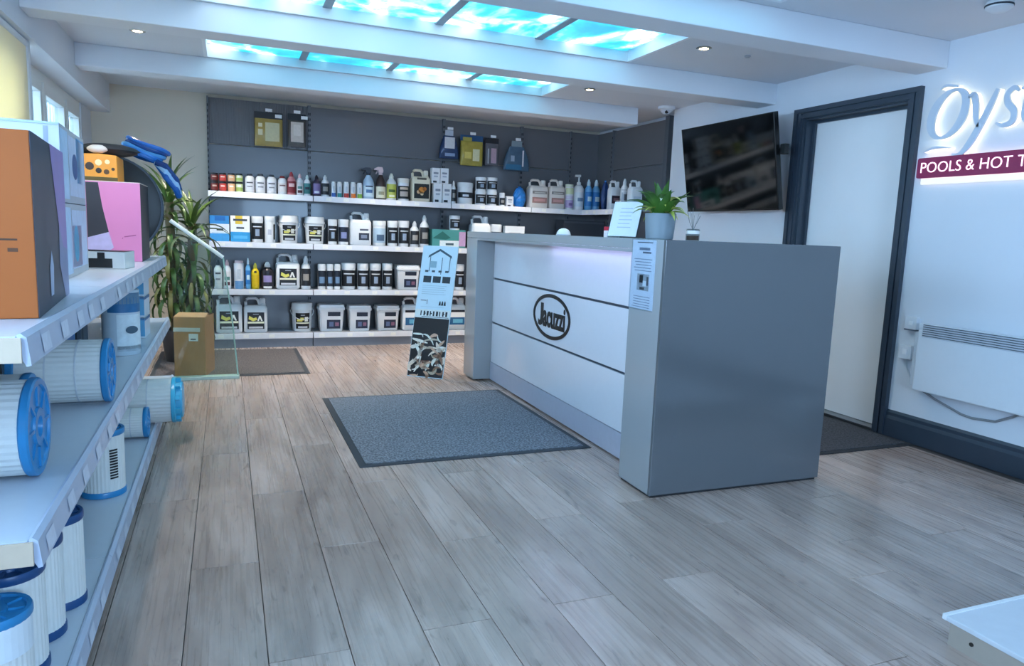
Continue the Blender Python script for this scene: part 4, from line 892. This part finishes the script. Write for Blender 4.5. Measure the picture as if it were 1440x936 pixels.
# ---- illuminated sign on the right wall
t = thing('wall_sign', 'halo-lit script letters Oyster high on the right wall', 'sign', (XR, 3.11, 1.57))
face = M('#ccd6e4', .35, var=.03); halo = M('#fff2cf', .4, emit=.5)
def cat(pts, n=8):
    out = []
    P = [pts[0]]+list(pts)+[pts[-1]]
    for i in range(1, len(P)-2):
        for k in range(n):
            f = k/n; p = []
            for c in range(3):
                a, b, cc, d = P[i-1][c], P[i][c], P[i+1][c], P[i+2][c]
                p.append(.5*((2*b)+(-a+cc)*f+(2*a-5*b+4*cc-d)*f*f+(-a+3*b-3*cc+d)*f**3))
            out.append(p)
    out.append(list(pts[-1])); return out
def stroke(parent, pts, closed=False):
    # pts: (s, z, width); s runs in reading direction, that is towards -y
    P = cat(pts) if not closed else cat(list(pts)+[pts[0], pts[1]])[:-8]
    if closed: P = P[:len(pts)*8]
    n = len(P); fr = []; sd = []
    for i, p in enumerate(P):
        a = P[(i-1) % n] if (closed or i) else p; b = P[(i+1) % n] if (closed or i < n-1) else p
        dx, dz = b[0]-a[0], b[1]-a[1]; l = math.hypot(dx, dz) or 1; nx, nz = -dz/l, dx/l; w = max(p[2], .003)/2
        fr.append(((p[0]+nx*w, p[1]+nz*w), (p[0]-nx*w, p[1]-nz*w)))
    def solid(x0, x1, g):
        vs = []; fs = []
        for (a, b) in fr:
            mx_, mz_ = (a[0]+b[0])/2, (a[1]+b[1])/2
            for q in (a, b):
                s = mx_+(q[0]-mx_)*g; z = mz_+(q[1]-mz_)*g
                for x in (x0, x1): vs.append((x, -s, z))
        m_ = n if closed else n-1
        for i in range(m_):
            k, j = 4*i, 4*((i+1) % n)
            fs += [(k, j, j+1, k+1), (k+2, k+3, j+3, j+2), (k+1, j+1, j+3, k+3), (k, k+2, j+2, j)]
        if not closed: fs += [(0,1,3,2), (4*(n-1), 4*(n-1)+2, 4*(n-1)+3, 4*(n-1)+1)]
        return MB().add(vs, fs)
    o = solid(-.042, -.03, 1.0).build('letter_face', face, parent)
    solid(-.03, -.002, .96).build('letter_halo', halo, o)
s0 = lambda s, z, w: (s, z, w)
el = []
for k in range(16):
    a = 2*math.pi*k/16; cx, cz = .148, .355
    xs, zs = .098*math.cos(a), .128*math.sin(a)
    el.append((cx+xs+zs*.22, cz+zs, .016+.034*abs(math.cos(a))**1.3))
stroke(t, el, True)
stroke(t, [(.085,.50,.006),(.12,.515,.014),(.19,.50,.012)])
stroke(t, [(.262,.425,.008),(.285,.44,.03),(.305,.39,.034),(.318,.31,.03),(.335,.262,.012)])
stroke(t, [(.42,.45,.02),(.39,.37,.032),(.34,.26,.036),(.29,.17,.036),(.245,.125,.022),(.2,.13,.01)])
stroke(t, [(.535,.42,.012),(.505,.44,.026),(.475,.41,.03),(.485,.365,.034),(.52,.32,.034),(.515,.27,.03),(.47,.255,.022),(.43,.272,.01)])
stroke(t, [(.605,.52,.02),(.585,.4,.034),(.575,.3,.032),(.595,.262,.022),(.635,.28,.008)]); stroke(t, [(.545,.43,.012),(.59,.435,.018),(.65,.43,.01)])
stroke(t, [(.655,.335,.01),(.71,.365,.014),(.735,.405,.026),(.705,.435,.022),(.66,.385,.032),(.655,.3,.032),(.69,.258,.022),(.745,.285,.008)])
stroke(t, [(.775,.425,.02),(.78,.34,.034),(.77,.262,.03)]); stroke(t, [(.778,.36,.012),(.81,.42,.02),(.85,.425,.022)])
stroke(t, [(.02,.155,.004),(.09,.175,.014),(.19,.165,.004)])
t = thing('strap_sign', 'magenta lit strip sign reading POOLS & HOT TUBS below script letters', 'sign', (XR, 3.115, 1.575))
mg = M('#7c1447', .35, emit=.12)
rr = [(-(x+.42), z+.058) for x, z in rrect(.84, .116, .012)]
MB().prism(rr, 'x', -.045, -.028).build('strip_face', mg, t)
MB().prism([(y*.985-.006, z*.9+.004) for y, z in rr], 'x', -.028, -.003).build('strip_halo', M('#fbd3e4', .4, emit=.8), t)
B(-.03, -.012, -.82, -.02, -.036, -.0).build('light_bar', M('#f4efe2', .4, emit=.25), t, bevel=.004)
tm = text_mesh('POOLS & HOT TUBS', .086, .0012, 0, -.0008, 1.0, sx=.97, align='LEFT')
link('lettering', tm, M('#f6dcea', .4, emit=.7), t, loc=(-.0465, -.02, .056), rot=(R(90), 0, R(-90)))
# ---- convector heater
t = thing('convector_heater', 'white wall convector heater with top grille on the right wall', 'heater', (XR, 2.95, .34))
hw = M('#dfe4ea', .35, var=.02)
B(-.085, -.02, -1.0, 0, 0, .36).build('body', hw, t, bevel=.008)
B(-.084, -.021, -1.0, 0, .362, .395).build('top_cap', hw, t, bevel=.004)
for k in range(6):
    z = .318+k*.0125
    B(-.0878, -.0848, -.985, -.03, z, z+.006).build('grille_slat', M('#c9cfd8', .4), t)
    B(-.0862, -.0846, -.985, -.03, z+.0065, z+.0115).build('grille_gap', M('#59616c', .7), t)
B(-.02, 0, -.15, -.1, .05, .35).build('bracket', M('#b9bec6', .4), t); B(-.02, 0, -.9, -.85, .05, .35).build('bracket', M('#b9bec6', .4), t)
B(-.07, -.025, .003, .03, .02, .34).build('side_cap', M('#d3d9e1', .4), t, bevel=.004)
t = thing('wall_socket', 'white switch box on wall above heater corner', 'switch', (XR, 3.045, .685))
B(-.03, 0, -.035, .045, 0, .075).build('plate', hw, t, bevel=.004); B(-.034, -.03, -.01, .015, .025, .05).build('rocker', M('#eef1f4', .4), t)
B(-.031, -.004, -.034, .044, -.008, 0).build('painted_shadow', M('#6b7480', .6), t)  # solid grey strip standing in for the shade below the switch box
t = thing('timer_switch', 'white lower switch box with short cable beside heater', 'switch', (XR, 3.06, .5))
B(-.03, 0, -.035, .05, 0, .085).build('plate', hw, t, bevel=.004); B(-.036, -.03, -.01, .02, .03, .06).build('rocker', M('#eef1f4', .4), t)
MB().tube([(-.015,0,0),(-.012,-.005,-.05),(-.01,-.03,-.1),(-.012,-.09,-.135)], .005, 6).build('cable', M('#cfd4db', .5), t, smooth=True)
MB().tube([(XR-.02,2.93,.335),(XR-.012,2.85,.3),(XR-.01,2.68,.252),(XR-.01,2.62,.246),(XR-.01,2.49,.26),(XR-.012,2.4,.31),(XR-.03,2.36,.338)], .007, 8).build('heater_cable', M('#8e8f93', .5), smooth=True, label='grey cable drooping on the wall below the heater', cat='cable')
# ---- low platform in the bottom right corner
t = thing('display_plinth', 'low white-topped display plinth with beige sides at bottom right', 'plinth', (1.985, .1, 0))
B(0, 1.3, 0, 1.24, 0, .07).build('side_box', M('#a79c90', .6), t)
B(-.004, 1.3, 0, 1.256, .0701, .086).build('top_board', M('#cdd3da', .35), t, bevel=.003)
B(-.006, 1.302, 1.2505, 1.2625, .072, .0885).build('edge_strip', M('#e3e7ea', .4), t)
for y in (1.17, 1.0): MB().lathe([(.006,-.0035),(.006,0)], 10, (0,y,.04), axis='x').build('screw', M('#3b3835', .4, .7), t)
t = thing('boxed_product', 'white box with dark base and stripes at the right frame edge', 'box', (3.275, 1.7, 0))
B(.0, .3, 0, .25, .0, .03).build('base', M('#17181c', .5), t, bevel=.004); B(.0, .3, 0, .25, .0301, .19).build('carton', M('#dfe6ec', .5), t, bevel=.006)
for z in (.07, .12): B(-.001, .301, -.001, .251, z, z+.018).build('stripe', M('#2c323a', .5), t)
# ---------------------------------------------------------------- left gondola shelving
lip_m = M('#b9c3d6', .3, var=.06, scale=20); lsh = M('#c3ccd8', .3, var=.03); brk = M('#cbb8a2', .5)
t = thing('gondola_shelving', 'long low white shelving unit with three shelves along the left wall', 'shelving', (0, 0, 0))
GY0, GY1 = 1.57, 4.98
B(-.945, -.93, GY0, 5.1, 0, 1.4).build('back_panel', PAN, t)
for y in (GY0, 2.48, 3.4, 4.3, 5.06):
    u = B(-.93, -.9, y, y+.03, 0, 1.42).build('upright', up_m, t)
for zt_, y0, y1, xf in ((.94, GY0, 4.95, -.36), (.535, GY0, 5.08, -.36), (.1, 1.0, 5.35, -.36)):
    n = 3; L = (y1-y0)/n
    for k in range(n):
        a, b = y0+k*L, y0+(k+1)*L
        sh = B(-.9, xf-.012, a+.002, b-.002, zt_-.028, zt_).build('shelf', lsh, t, bevel=.001)
        MB().prism([(xf-.010, zt_+.004), (xf-.004, zt_+.006), (xf+.006, zt_-.002), (xf+.012, zt_-.056), (xf+.004, zt_-.058), (xf-.010, zt_-.03)], 'y', a+.001, b-.001).build('price_strip', lip_m, sh)
        for q in range(int(L/.19)):
            yy = a+.08+q*.19+random.uniform(-.03, .03)
            MB().add([(xf+.0085,yy,zt_-.012),(xf+.0085,yy+.07,zt_-.012),(xf+.0135,yy+.07,zt_-.048),(xf+.0135,yy,zt_-.048)], [(0,1,2,3)]).build('price_ticket', M('#d5dcea', .35, var=.15, scale=60), sh)
    if zt_ > .2: MB().prism([(-.9,zt_-.09),(-.9,zt_-.002),(xf-.002,zt_-.002),(xf-.002,zt_-.05),(-.5,zt_-.05)], 'y', y0-.006, y0).build('end_bracket', brk, t)
B(-.92, -.375, 1.0, 5.35, 0, .07).build('plinth', M('#8b94a3', .4), t)
# --- filters
PLEAT = M('#dfe0dc', .7, var=.04); CAPB = M('#2b86bd', .3, var=.1); CAPD = M('#1c4a7d', .35, var=.1)
def pleat_body(L, r, n=36):
    rg = []
    for z in (0, L): rg.append([((r if k % 2 else r*.982)*math.cos(math.pi*k/n), (r if k % 2 else r*.982)*math.sin(math.pi*k/n), z) for k in range(2*n)])
    return MB().rings(rg)
def cartridge(lab, loc, L, r, rot, capm, topcap=True, bands=True, sticker=None, knob=False, wrap=None):
    t = bpy.data.objects.new('filter_cartridge', None); COL.objects.link(t); tag(t, lab, 'filter', 'filter cartridges on the left shelving')
    t.location = loc; t.rotation_euler = rot
    pleat_body(L-.03, r*.96).xf(Matrix.Translation((0,0,.015))).build('pleated_body', PLEAT, t)
    MB().lathe([(r,0),(r,.018),(r*.97,.022)], 32).build('end_cap', capm, t, smooth=True)
    if bands:
        for f in (.36, .66): MB().lathe([(r*.972,L*f),(r*.972,L*f+.005)], 28).build('band', M('#c9ccd0', .6), t)
    c = MB().lathe([(r*.97,L-.022),(r,L-.018),(r,L-.004),(r*.97,L),(r*.86,L),(r*.84,L-.006),(r*.4,L-.006),(r*.38,L),(r*.22,L),(r*.2,L-.012)], 32).build('end_cap', capm, t, smooth=True)
    for k in range(8):
        a = math.pi*k/4
        MB().box(r*.42, r*.83, -.004, .004, L-.006, L-.001).rot(a).build('cap_rib', capm, c)
    if knob:
        for k in range(10): MB().box(r*.8, r*.98, -.012, .012, L, L+.022).rot(2*math.pi*k/10).build('cap_tooth', capm, c)
        MB().lathe([(r*.8,L),(r*.8,L+.03),(r*.7,L+.034)], 24).build('cap_boss', M('#4fb3d8', .3), c, smooth=True)
    if sticker: B(-.02, .025, -.015, .02, L, L+.001).build('sticker', M('#e9edf0', .5), t)
    if wrap: wrap(t, L, r)
    return t
RX = (0, R(90), 0)      # axis towards +x
zM, zB = .536, .101
cartridge('large lying filter with blue end at the near end of middle shelf', (-.72, 1.99, zM+.121), .29, .12, RX, CAPB)
cartridge('small lying filter with blue end just behind the near one', (-.76, 2.36, zM+.092), .235, .091, RX, CAPB)
cartridge('long lying filter with blue end in the middle of the middle shelf', (-.66, 2.75, zM+.111), .285, .11, RX, CAPB)
def wrap_print(t, L, r):
    MB().arc(r*.985, -.2, 1.6, L*.62, L*.97, 10).build('label', M('#dfe6ea', .5), t); MB().arc(r*.99, .2, 1.4, L*.3, L*.36, 8).build('print', M('#3a4048', .5), t)
    MB().arc(r*.99, .3, 1.5, L*.1, L*.26, 8).build('print', M('#9ea4ad', .6, var=.5, scale=60), t)
def wrap_barcode(t, L, r):
    for k in range(11): MB().arc(r*.985, .45, .85, L*.28+k*L*.042, L*.28+k*L*.042+L*.026, 6).build('barcode_bar', M('#17181c', .5), t)
for i, (x, y, L, r, lab, stick, wp) in enumerate(((-.475, 1.70, .24, .075, 'standing filter with printed label at the near end of bottom shelf', None, wrap_print),
        (-.482, 1.865, .262, .073, 'standing filter with white sticker on its dark blue cap', True, None),
        (-.468, 2.02, .262, .066, 'plain standing filter, third from the near end of bottom shelf', None, None),
        (-.447, 2.18, .262, .066, 'plain standing filter, fourth from near end of bottom shelf', None, None),
        (-.5, 2.37, .262, .066, 'plain standing filter mostly hidden under the middle shelf edge', None, None),
        (-.462, 3.06, .26, .08, 'standing filter with blue foot and black barcode label', None, wrap_barcode))):
    cartridge(lab, (x, y, zB), L, r, (0, 0, 0), CAPB if i in (0, 5) else CAPD, bands=False, sticker=stick, wrap=wp)
cartridge('small lying filter with blue end beyond the barcode filter', (-.6, 3.82, zB+.076), .23, .075, RX, CAPB)
cartridge('long lying filter with toothed blue end jutting past bottom shelf edge', (-.66, 4.08, zB+.121), .4, .12, RX, M('#3fb0d6', .3), knob=True)
# --- cartons, bags and tubes on the middle shelf
def carton(lab, x, y, z, w, d, h, col, rz=0., prints=(), cat='box', name='stock_carton'):
    t = thing(name, lab, cat, (x, y, z), rz)
    B(0, w, 0, d, 0, h).build('carton_body', M(col, .5, var=.05, scale=12), t, bevel=.002)
    for face, u0, u1, v0, v1, c in prints:
        if face == 'f': pts = [(u0*w,-.0008,v0*h),(u1*w,-.0008,v0*h),(u1*w,-.0008,v1*h),(u0*w,-.0008,v1*h)]
        elif face == 'r': pts = [(w+.0008,u0*d,v0*h),(w+.0008,u1*d,v0*h),(w+.0008,u1*d,v1*h),(w+.0008,u0*d,v1*h)]
        else: pts = [(u0*w,v0*d,h+.0008),(u1*w,v0*d,h+.0008),(u1*w,v1*d,h+.0008),(u0*w,v1*d,h+.0008)]
        MB().add(pts, [(0,1,2,3)]).build('print', M(c, .5, var=.15, scale=30), t)
    return t
carton('white carton with black print behind the near blue-ended filters', -.888, 2.53, zM, .2, .1, .27, '#cfdbe2', 0, (('f',.1,.9,.3,.34,'#1c2026'),('f',.5,.9,.4,.46,'#22262c'),('f',.3,.9,.18,.24,'#3c444c'),('f',0,1,.62,.66,'#5b6b78')))
carton('blue carton with white flash beyond the long lying filter', -.78, 3.1, zM, .2, .22, .3, '#3c82bb', 0, (('f',0,1,0,.3,'#9cc6df'),('r',0,1,0,.3,'#a9d0e6'),('r',.1,.9,.45,.8,'#2c6aa6'),('f',.2,.8,.4,.75,'#2a66a0')))
carton('tall dark grey box standing beyond the blue carton', -.74, 3.45, zM, .16, .16, .34, '#4a535e', 0, (('r',.1,.3,.05,.95,'#20262d'),('f',.6,.9,.05,.95,'#22272e')))
t = thing('canister', 'white canister with blue printed label on the middle shelf', 'canister', (-.465, 3.74, zM))
MB().lathe([(.078,0),(.08,.004),(.08,.3),(.076,.304)], 32).build('body', M('#c5d4de', .4), t, smooth=True)
for z0, z1, a0, a1, c in ((.2,.27,-.6,1.9,'#2f6f9f'),(.24,.29,-.3,1.4,'#5d7f97'),(.03,.19,-.1,1.5,'#d9e6ec'),(.02,.045,-.1,1.5,'#a5b4bf'),(.02,.27,1.5,2.1,'#5aa0cb')):
    MB().arc(.0808, a0, a1, z0, z1, 12).build('label', M(c, .45, var=.2, scale=40), t, smooth=True)
MB().lathe([(.03,-.0004),(.028,.0004)], 18, (0,0,0)).xf(Matrix.Translation((.052,-.064,.12)) @ Matrix.Rotation(R(39), 4, 'Z') @ Matrix.Rotation(R(90), 4, 'X') @ Matrix.Scale(.6, 4, (0,1,0))).build('oval_print', M('#4a6272', .5), t)
for k in range(3):
    carton(('bottom','middle','top')[k]+' white carton of the blue-striped stack at far end of middle shelf', -.55, 4.2, zM+k*.112, .14, .2, .108, '#d0deea', R(-2), (('r',0,1,.86,1,'#3f6f9c'),('f',.55,1,.1,.9,'#5ea6d0'),('f',0,1,.9,1,'#4a7aa5')))
# --- top shelf
zT = .941
t = carton('large box with orange front and dark lilac side at near end of top shelf', -.70, 1.815, zT, .312, .59, .405, '#a8550f', R(4.5), (('f',.3,.9,.42,.43,'#4a2a12'),('f',.55,.62,.36,.38,'#5a3112'),('f',.7,.76,.37,.39,'#5a3112'),('f',.84,.9,.36,.38,'#5a3112')))
B(.3125, .3135, .0, .59, .0, .405).build('side_picture', M('#3d414f', .4, var=.35, scale=7), t)
w_ = .3145
MB().add([(w_,.30,.405),(w_,.59,.405),(w_,.59,.13),(w_,.5,.14),(w_,.42,.2),(w_,.36,.3)], [(0,1,2,3,4,5)]).build('lilac_print', M('#a38cc6', .4, var=.2, scale=8), t)
MB().add([(w_,.59,.13),(w_,.5,.14),(w_,.42,.2),(w_,.4,.1),(w_,.5,.0),(w_,.59,.0)][::-1], [(0,1,2,3,4,5)]).build('pale_print', M('#8a93b8', .4, var=.2, scale=8), t)
MB().add([(w_+.0005,.2,.03),(w_+.0005,.25,.03),(w_+.0005,.27,.1),(w_+.0005,.24,.14),(w_+.0005,.2,.1)], [(0,1,2,3,4)]).build('figure_print', M('#b9c4dd', .5), t)
for k in range(2):
    lab = ('lower white and pale blue carton of the stack behind orange-fronted box', 'upper white and pale blue carton of the stack behind orange-fronted box')[k]
    z = zT+k*.273
    t = carton(lab, -.87, 2.92, z, .34, .6, .27, '#b7bcc4', R(2.2), (('r',.0,.28,.05,.95,'#b9d2ec'),('r',.3,.95,.1,.92,'#c2cfe8'),('r',.62,.98,.3,.95,'#6fa7d8') if k else ('r',.25,.7,.12,.7,'#dcc9e4'),('f',.86,.9,.05,.95,'#8b93a6'),('t',.1,.9,.1,.9,'#c9d4e2')))
    if k: MB().lathe([(.07,0),(.05,.0006)], 20, (.3412,.32,.14), axis='x', sy=.7).build('print', M('#3a5f96', .45, var=.3, scale=40), t)
    else: MB().lathe([(.07,0),(.066,.0006)], 24, (.3412,.28,.12), axis='x', sx=.9).build('oval_print', M('#4d9cc0', .45, var=.3, scale=40), t)
    B(.0, .34, -.003, .0, .262, .27).build('flap_edge', M('#9fb0c8', .5), t)
t = carton('pink box with dark shape and lilac corner near far end of top shelf', -.665, 4.23, zT, .25, .42, .405, '#2f3138', 0, ())
B(-.0005, .2505, -.0012, 0, 0, .405).build('pink_front', M('#dd86b8', .45, var=.05, scale=6), t)
MB().add([(.004,-.0022,.12),(.1,-.0022,.15),(.075,-.0022,.28),(.06,-.0022,.40),(.004,-.0022,.40)], [(0,1,2,3,4)]).build('dark_print', M('#34343c', .45), t)
MB().add([(.004,-.0022,.02),(.07,-.0022,.03),(.12,-.0022,.07),(.1,-.0022,.15),(.004,-.0022,.12)], [(0,1,2,3,4)]).build('lilac_print', M('#bdb3d9', .45, var=.2), t)
for (x0,z0,x1,z1) in ((.17,.125,.225,.135),(.16,.115,.165,.12)): MB().add([(x0,-.0022,z0),(x1,-.0022,z1),(x1,-.0022,z1+.005),(x0,-.0022,z0+.005)], [(0,1,2,3)]).build('print', M('#a94f83', .5), t)
B(-.001, .2515, -.0015, .4, .4052, .4085).build('lid_edge', M('#e9dcd2', .5), t)
carton('flat black and white box lying before the pink box', -.62, 3.62, zT, .2, .16, .075, '#e4e3df', R(-8), (('f',.1,.75,.05,.6,'#17181b'),('f',.45,.6,.6,.95,'#17181b'),('t',0,1,0,1,'#26272c'),('t',.1,.5,.2,.8,'#e9e8e4')))
t = thing('orange_pack', 'orange printed pack with dark shapes lying on the pink box', 'pack', (-.685, 4.235, zT+.41))
MB().prism([(0,0),(.17,0),(.168,.13),(.09,.135),(.0,.13)], 'y', 0, .26).build('pack_body', M('#ee9a2d', .45, var=.08, scale=10), t, bevel=.006)
for cx, cz, r, c in ((.045,.07,.02,'#3a2412'),(.085,.09,.016,'#f6d9a0'),(.085,.05,.014,'#2e1e10'),(.125,.095,.012,'#f6d9a0'),(.12,.045,.013,'#5a3a18'),(.15,.06,.008,'#3a2412')):
    MB().lathe([(r,0),(r*.9,-.0008)], 12, (cx,-.0008,cz), axis='y').build('print', M(c, .5), t)
B(0, .17, -.0014, 0, 0, .018).build('print', M('#5d4a16', .5), t)
t = thing('folded_cover', 'black folded cover with white lining piled on the orange pack', 'cover', (-.6, 4.4, zT+.546))
rg = []
rq = random.Random(3)
for i in range(7):
    f = i/6; s = math.sin(math.pi*(.1+.8*f))**.5
    rg.append([(.15*s*math.cos(2*math.pi*k/16)*rq.uniform(.9,1.08)+.02, .12*s*math.sin(2*math.pi*k/16)*rq.uniform(.9,1.08), .06*f) for k in range(16)])
MB().rings(rg).build('cover_body', M('#26282e', .6, var=.3, scale=20, bump=.5), t, smooth=True)
rg = [[(-.01+.05*math.sin(math.pi*(.15+.7*i/5))*math.cos(2*math.pi*k/14), -.105+.03*math.sin(math.pi*(.15+.7*i/5))*math.sin(2*math.pi*k/14), .006+.04*i/5) for k in range(14)] for i in range(6)]
MB().rings(rg).build('white_lining', M('#ded8d2', .6, var=.1), t, smooth=True)
t = thing('black_drum', 'big round black drum with raised rim behind the pink box', 'drum', (-.63, 4.78, zT+.2915))
MB().lathe([(.18,-.09),(.27,-.085),(.283,-.08),(.283,-.06),(.262,-.055),(.262,.055),(.283,.06),(.283,.08),(.27,.085),(.18,.09)], 48, axis='y').build('drum_body', M('#101319', .4, var=.1), t, smooth=True)
MB().lathe([(.17,-.094),(.175,-.088)], 40, axis='y').build('hub_plate', M('#14171c', .5), t)
MB().lathe([(.286,-.082),(.29,-.078),(.29,-.062),(.286,-.058)], 48, axis='y').build('rim', M('#4a5563', .35, var=.1), t, smooth=True)
t = thing('blue_hose', 'bundle of shiny blue hose draped over the black drum', 'hose', (-.47, 4.74, zT+.53))
rq = random.Random(9)
for k in range(5):
    pts = []
    for i in range(24):
        a = 2*math.pi*i/24; x = .01+(.105-.006*(k % 2))*math.cos(a)+.012*k; y = (.075-.005*(k % 3))*math.sin(a)
        pts.append((x, y, .058+.019*k-.34*x+.004*math.sin(3*a+k)))
    MB().tube(pts, .0125, 8, close=True).build('hose_loop', M(('#2464b4','#2f7fd0','#5aa3e0','#1a4686','#2a6cc0')[k], .25, var=.2, scale=18), t, smooth=True)
for k in range(3):
    MB().tube([(.1,-.07+.02*k,.02),(.15,-.08,.0-.03*k),(.2,-.06,-.07-.03*k),(.215,-.03,-.13-.02*k)], .018, 8).build('hose_end', M(('#16407f','#9cc4e6','#2462b0')[k], .25), t, smooth=True)
# ---------------------------------------------------------------- far left corner: plant, box, glass panel
cb = M('#c08c60', .7, var=.08, scale=8)
t = thing('cardboard_box', 'brown cardboard box with tape and white label standing on the floor', 'box', (-.375, 5.77, 0), R(-12))
B(0, .22, 0, .28, .002, .455).build('box_body', cb, t, bevel=.003)
MB().add([(0,0,.455),(.22,0,.455),(.215,.13,.475),(.005,.13,.475)], [(0,1,2,3)]).build('flap', M('#c4946a', .7), t)
MB().add([(0,.28,.455),(.22,.28,.455),(.22,.15,.472),(0,.15,.472)], [(0,1,2,3)]).build('flap', M('#c49e6b', .7), t)
B(-.002, .185, -.0022, -.0005, .345, .375).build('tape', M('#dcd8cf', .5), t); B(.105, .17, -.0022, -.0005, .275, .33).build('label', M('#eeeeea', .5), t); B(.118, .155, -.003, -.0023, .285, .293).build('print', M('#3b3b3f', .5), t)
t = thing('glass_screen', 'clear glass screen with sloping white top edge before the cardboard box', 'glass screen', (-.37, 5.66, 0))
gp = glass_mat('#f0f8f4', .8, 'greenish_glass')
poly = [(0,.02),(.437,.02),(.437,.3),(.335,.91),(.0,1.165)]
poly = [(0,.022),(.435,.022),(.40,.45),(.345,.905),(.0,1.16)]
MB().prism(poly, 'y', -.005, .005).build('pane', gp, t)
ge = M('#9fc0b2', .2, var=.1)
MB().tube([(.435,0,.022),(.40,0,.45),(.345,0,.905)], .0065, 6).build('polished_edge', ge, t)
MB().tube([(.345,0,.905),(.0,0,1.16)], .014, 8).build('top_rail', M('#e6ebe6', .35), t)
B(-.01, .445, -.03, .05, 0, .022).build('foot_channel', M('#b4cbc2', .3), t, bevel=.003)
t = thing('yucca_plant', 'tall potted yucca with drooping sword leaves in the far left corner', 'plant', (-.36, 6.45, 0))
MB().lathe([(.12,0),(.125,.006),(.155,.27),(.15,.275),(.14,.27),(.135,.25)], 28).build('pot', M('#4a4c50', .5), t, smooth=True)
MB().lathe([(.001,.251),(.136,.251)], 20).build('soil', M('#30261e', .9, bump=.6), t)
bark = M('#6b5a3c', .85, var=.35, scale=40, bump=.8)
for (dx, dy, hh) in ((-.04, .0, 1.12), (.06, .02, .9)):
    MB().tube([(dx,dy,.24),(dx*1.3,dy,.24+hh*.4),(dx*1.6,dy,.24+hh*.8),(dx*1.7,dy,.24+hh)], .035, 10).build('trunk', bark, t, smooth=True)
y1 = leaf_mat('#27431b', '#5f7a34', 'yucca_leaf'); y2 = leaf_mat('#6d6a34', '#a39a5d', 'yucca_leaf_dry')
YM = [leaf_mesh('leaf', .42, .04, .9, y1), leaf_mesh('leaf', .38, .045, 2.0, y1), leaf_mesh('leaf', .36, .04, 3.0, y1), leaf_mesh('leaf', .4, .035, 3.4, y2)]
ry = random.Random(21)
for (dx, dy, z, n) in ((-.068, 0, 1.34, 30), (.1, .02, 1.12, 26)):
    for k in range(n):
        f = k/n; me = YM[0 if f < .3 else 1 if f < .6 else 2 if k % 4 else 3]
        link('leaf', me, None, t, loc=(dx, dy, z-.22*f), rot=(0, ry.uniform(-.25,.3)-.2*(1-f), k*2.39996+ry.uniform(-.2,.2)))
    for k in range(46):
        link('leaf', YM[3 if k % 3 == 0 else 2], None, t, loc=(dx, dy, z-.26-.62*k/46), rot=(0, ry.uniform(.6,1.0), k*2.39996))
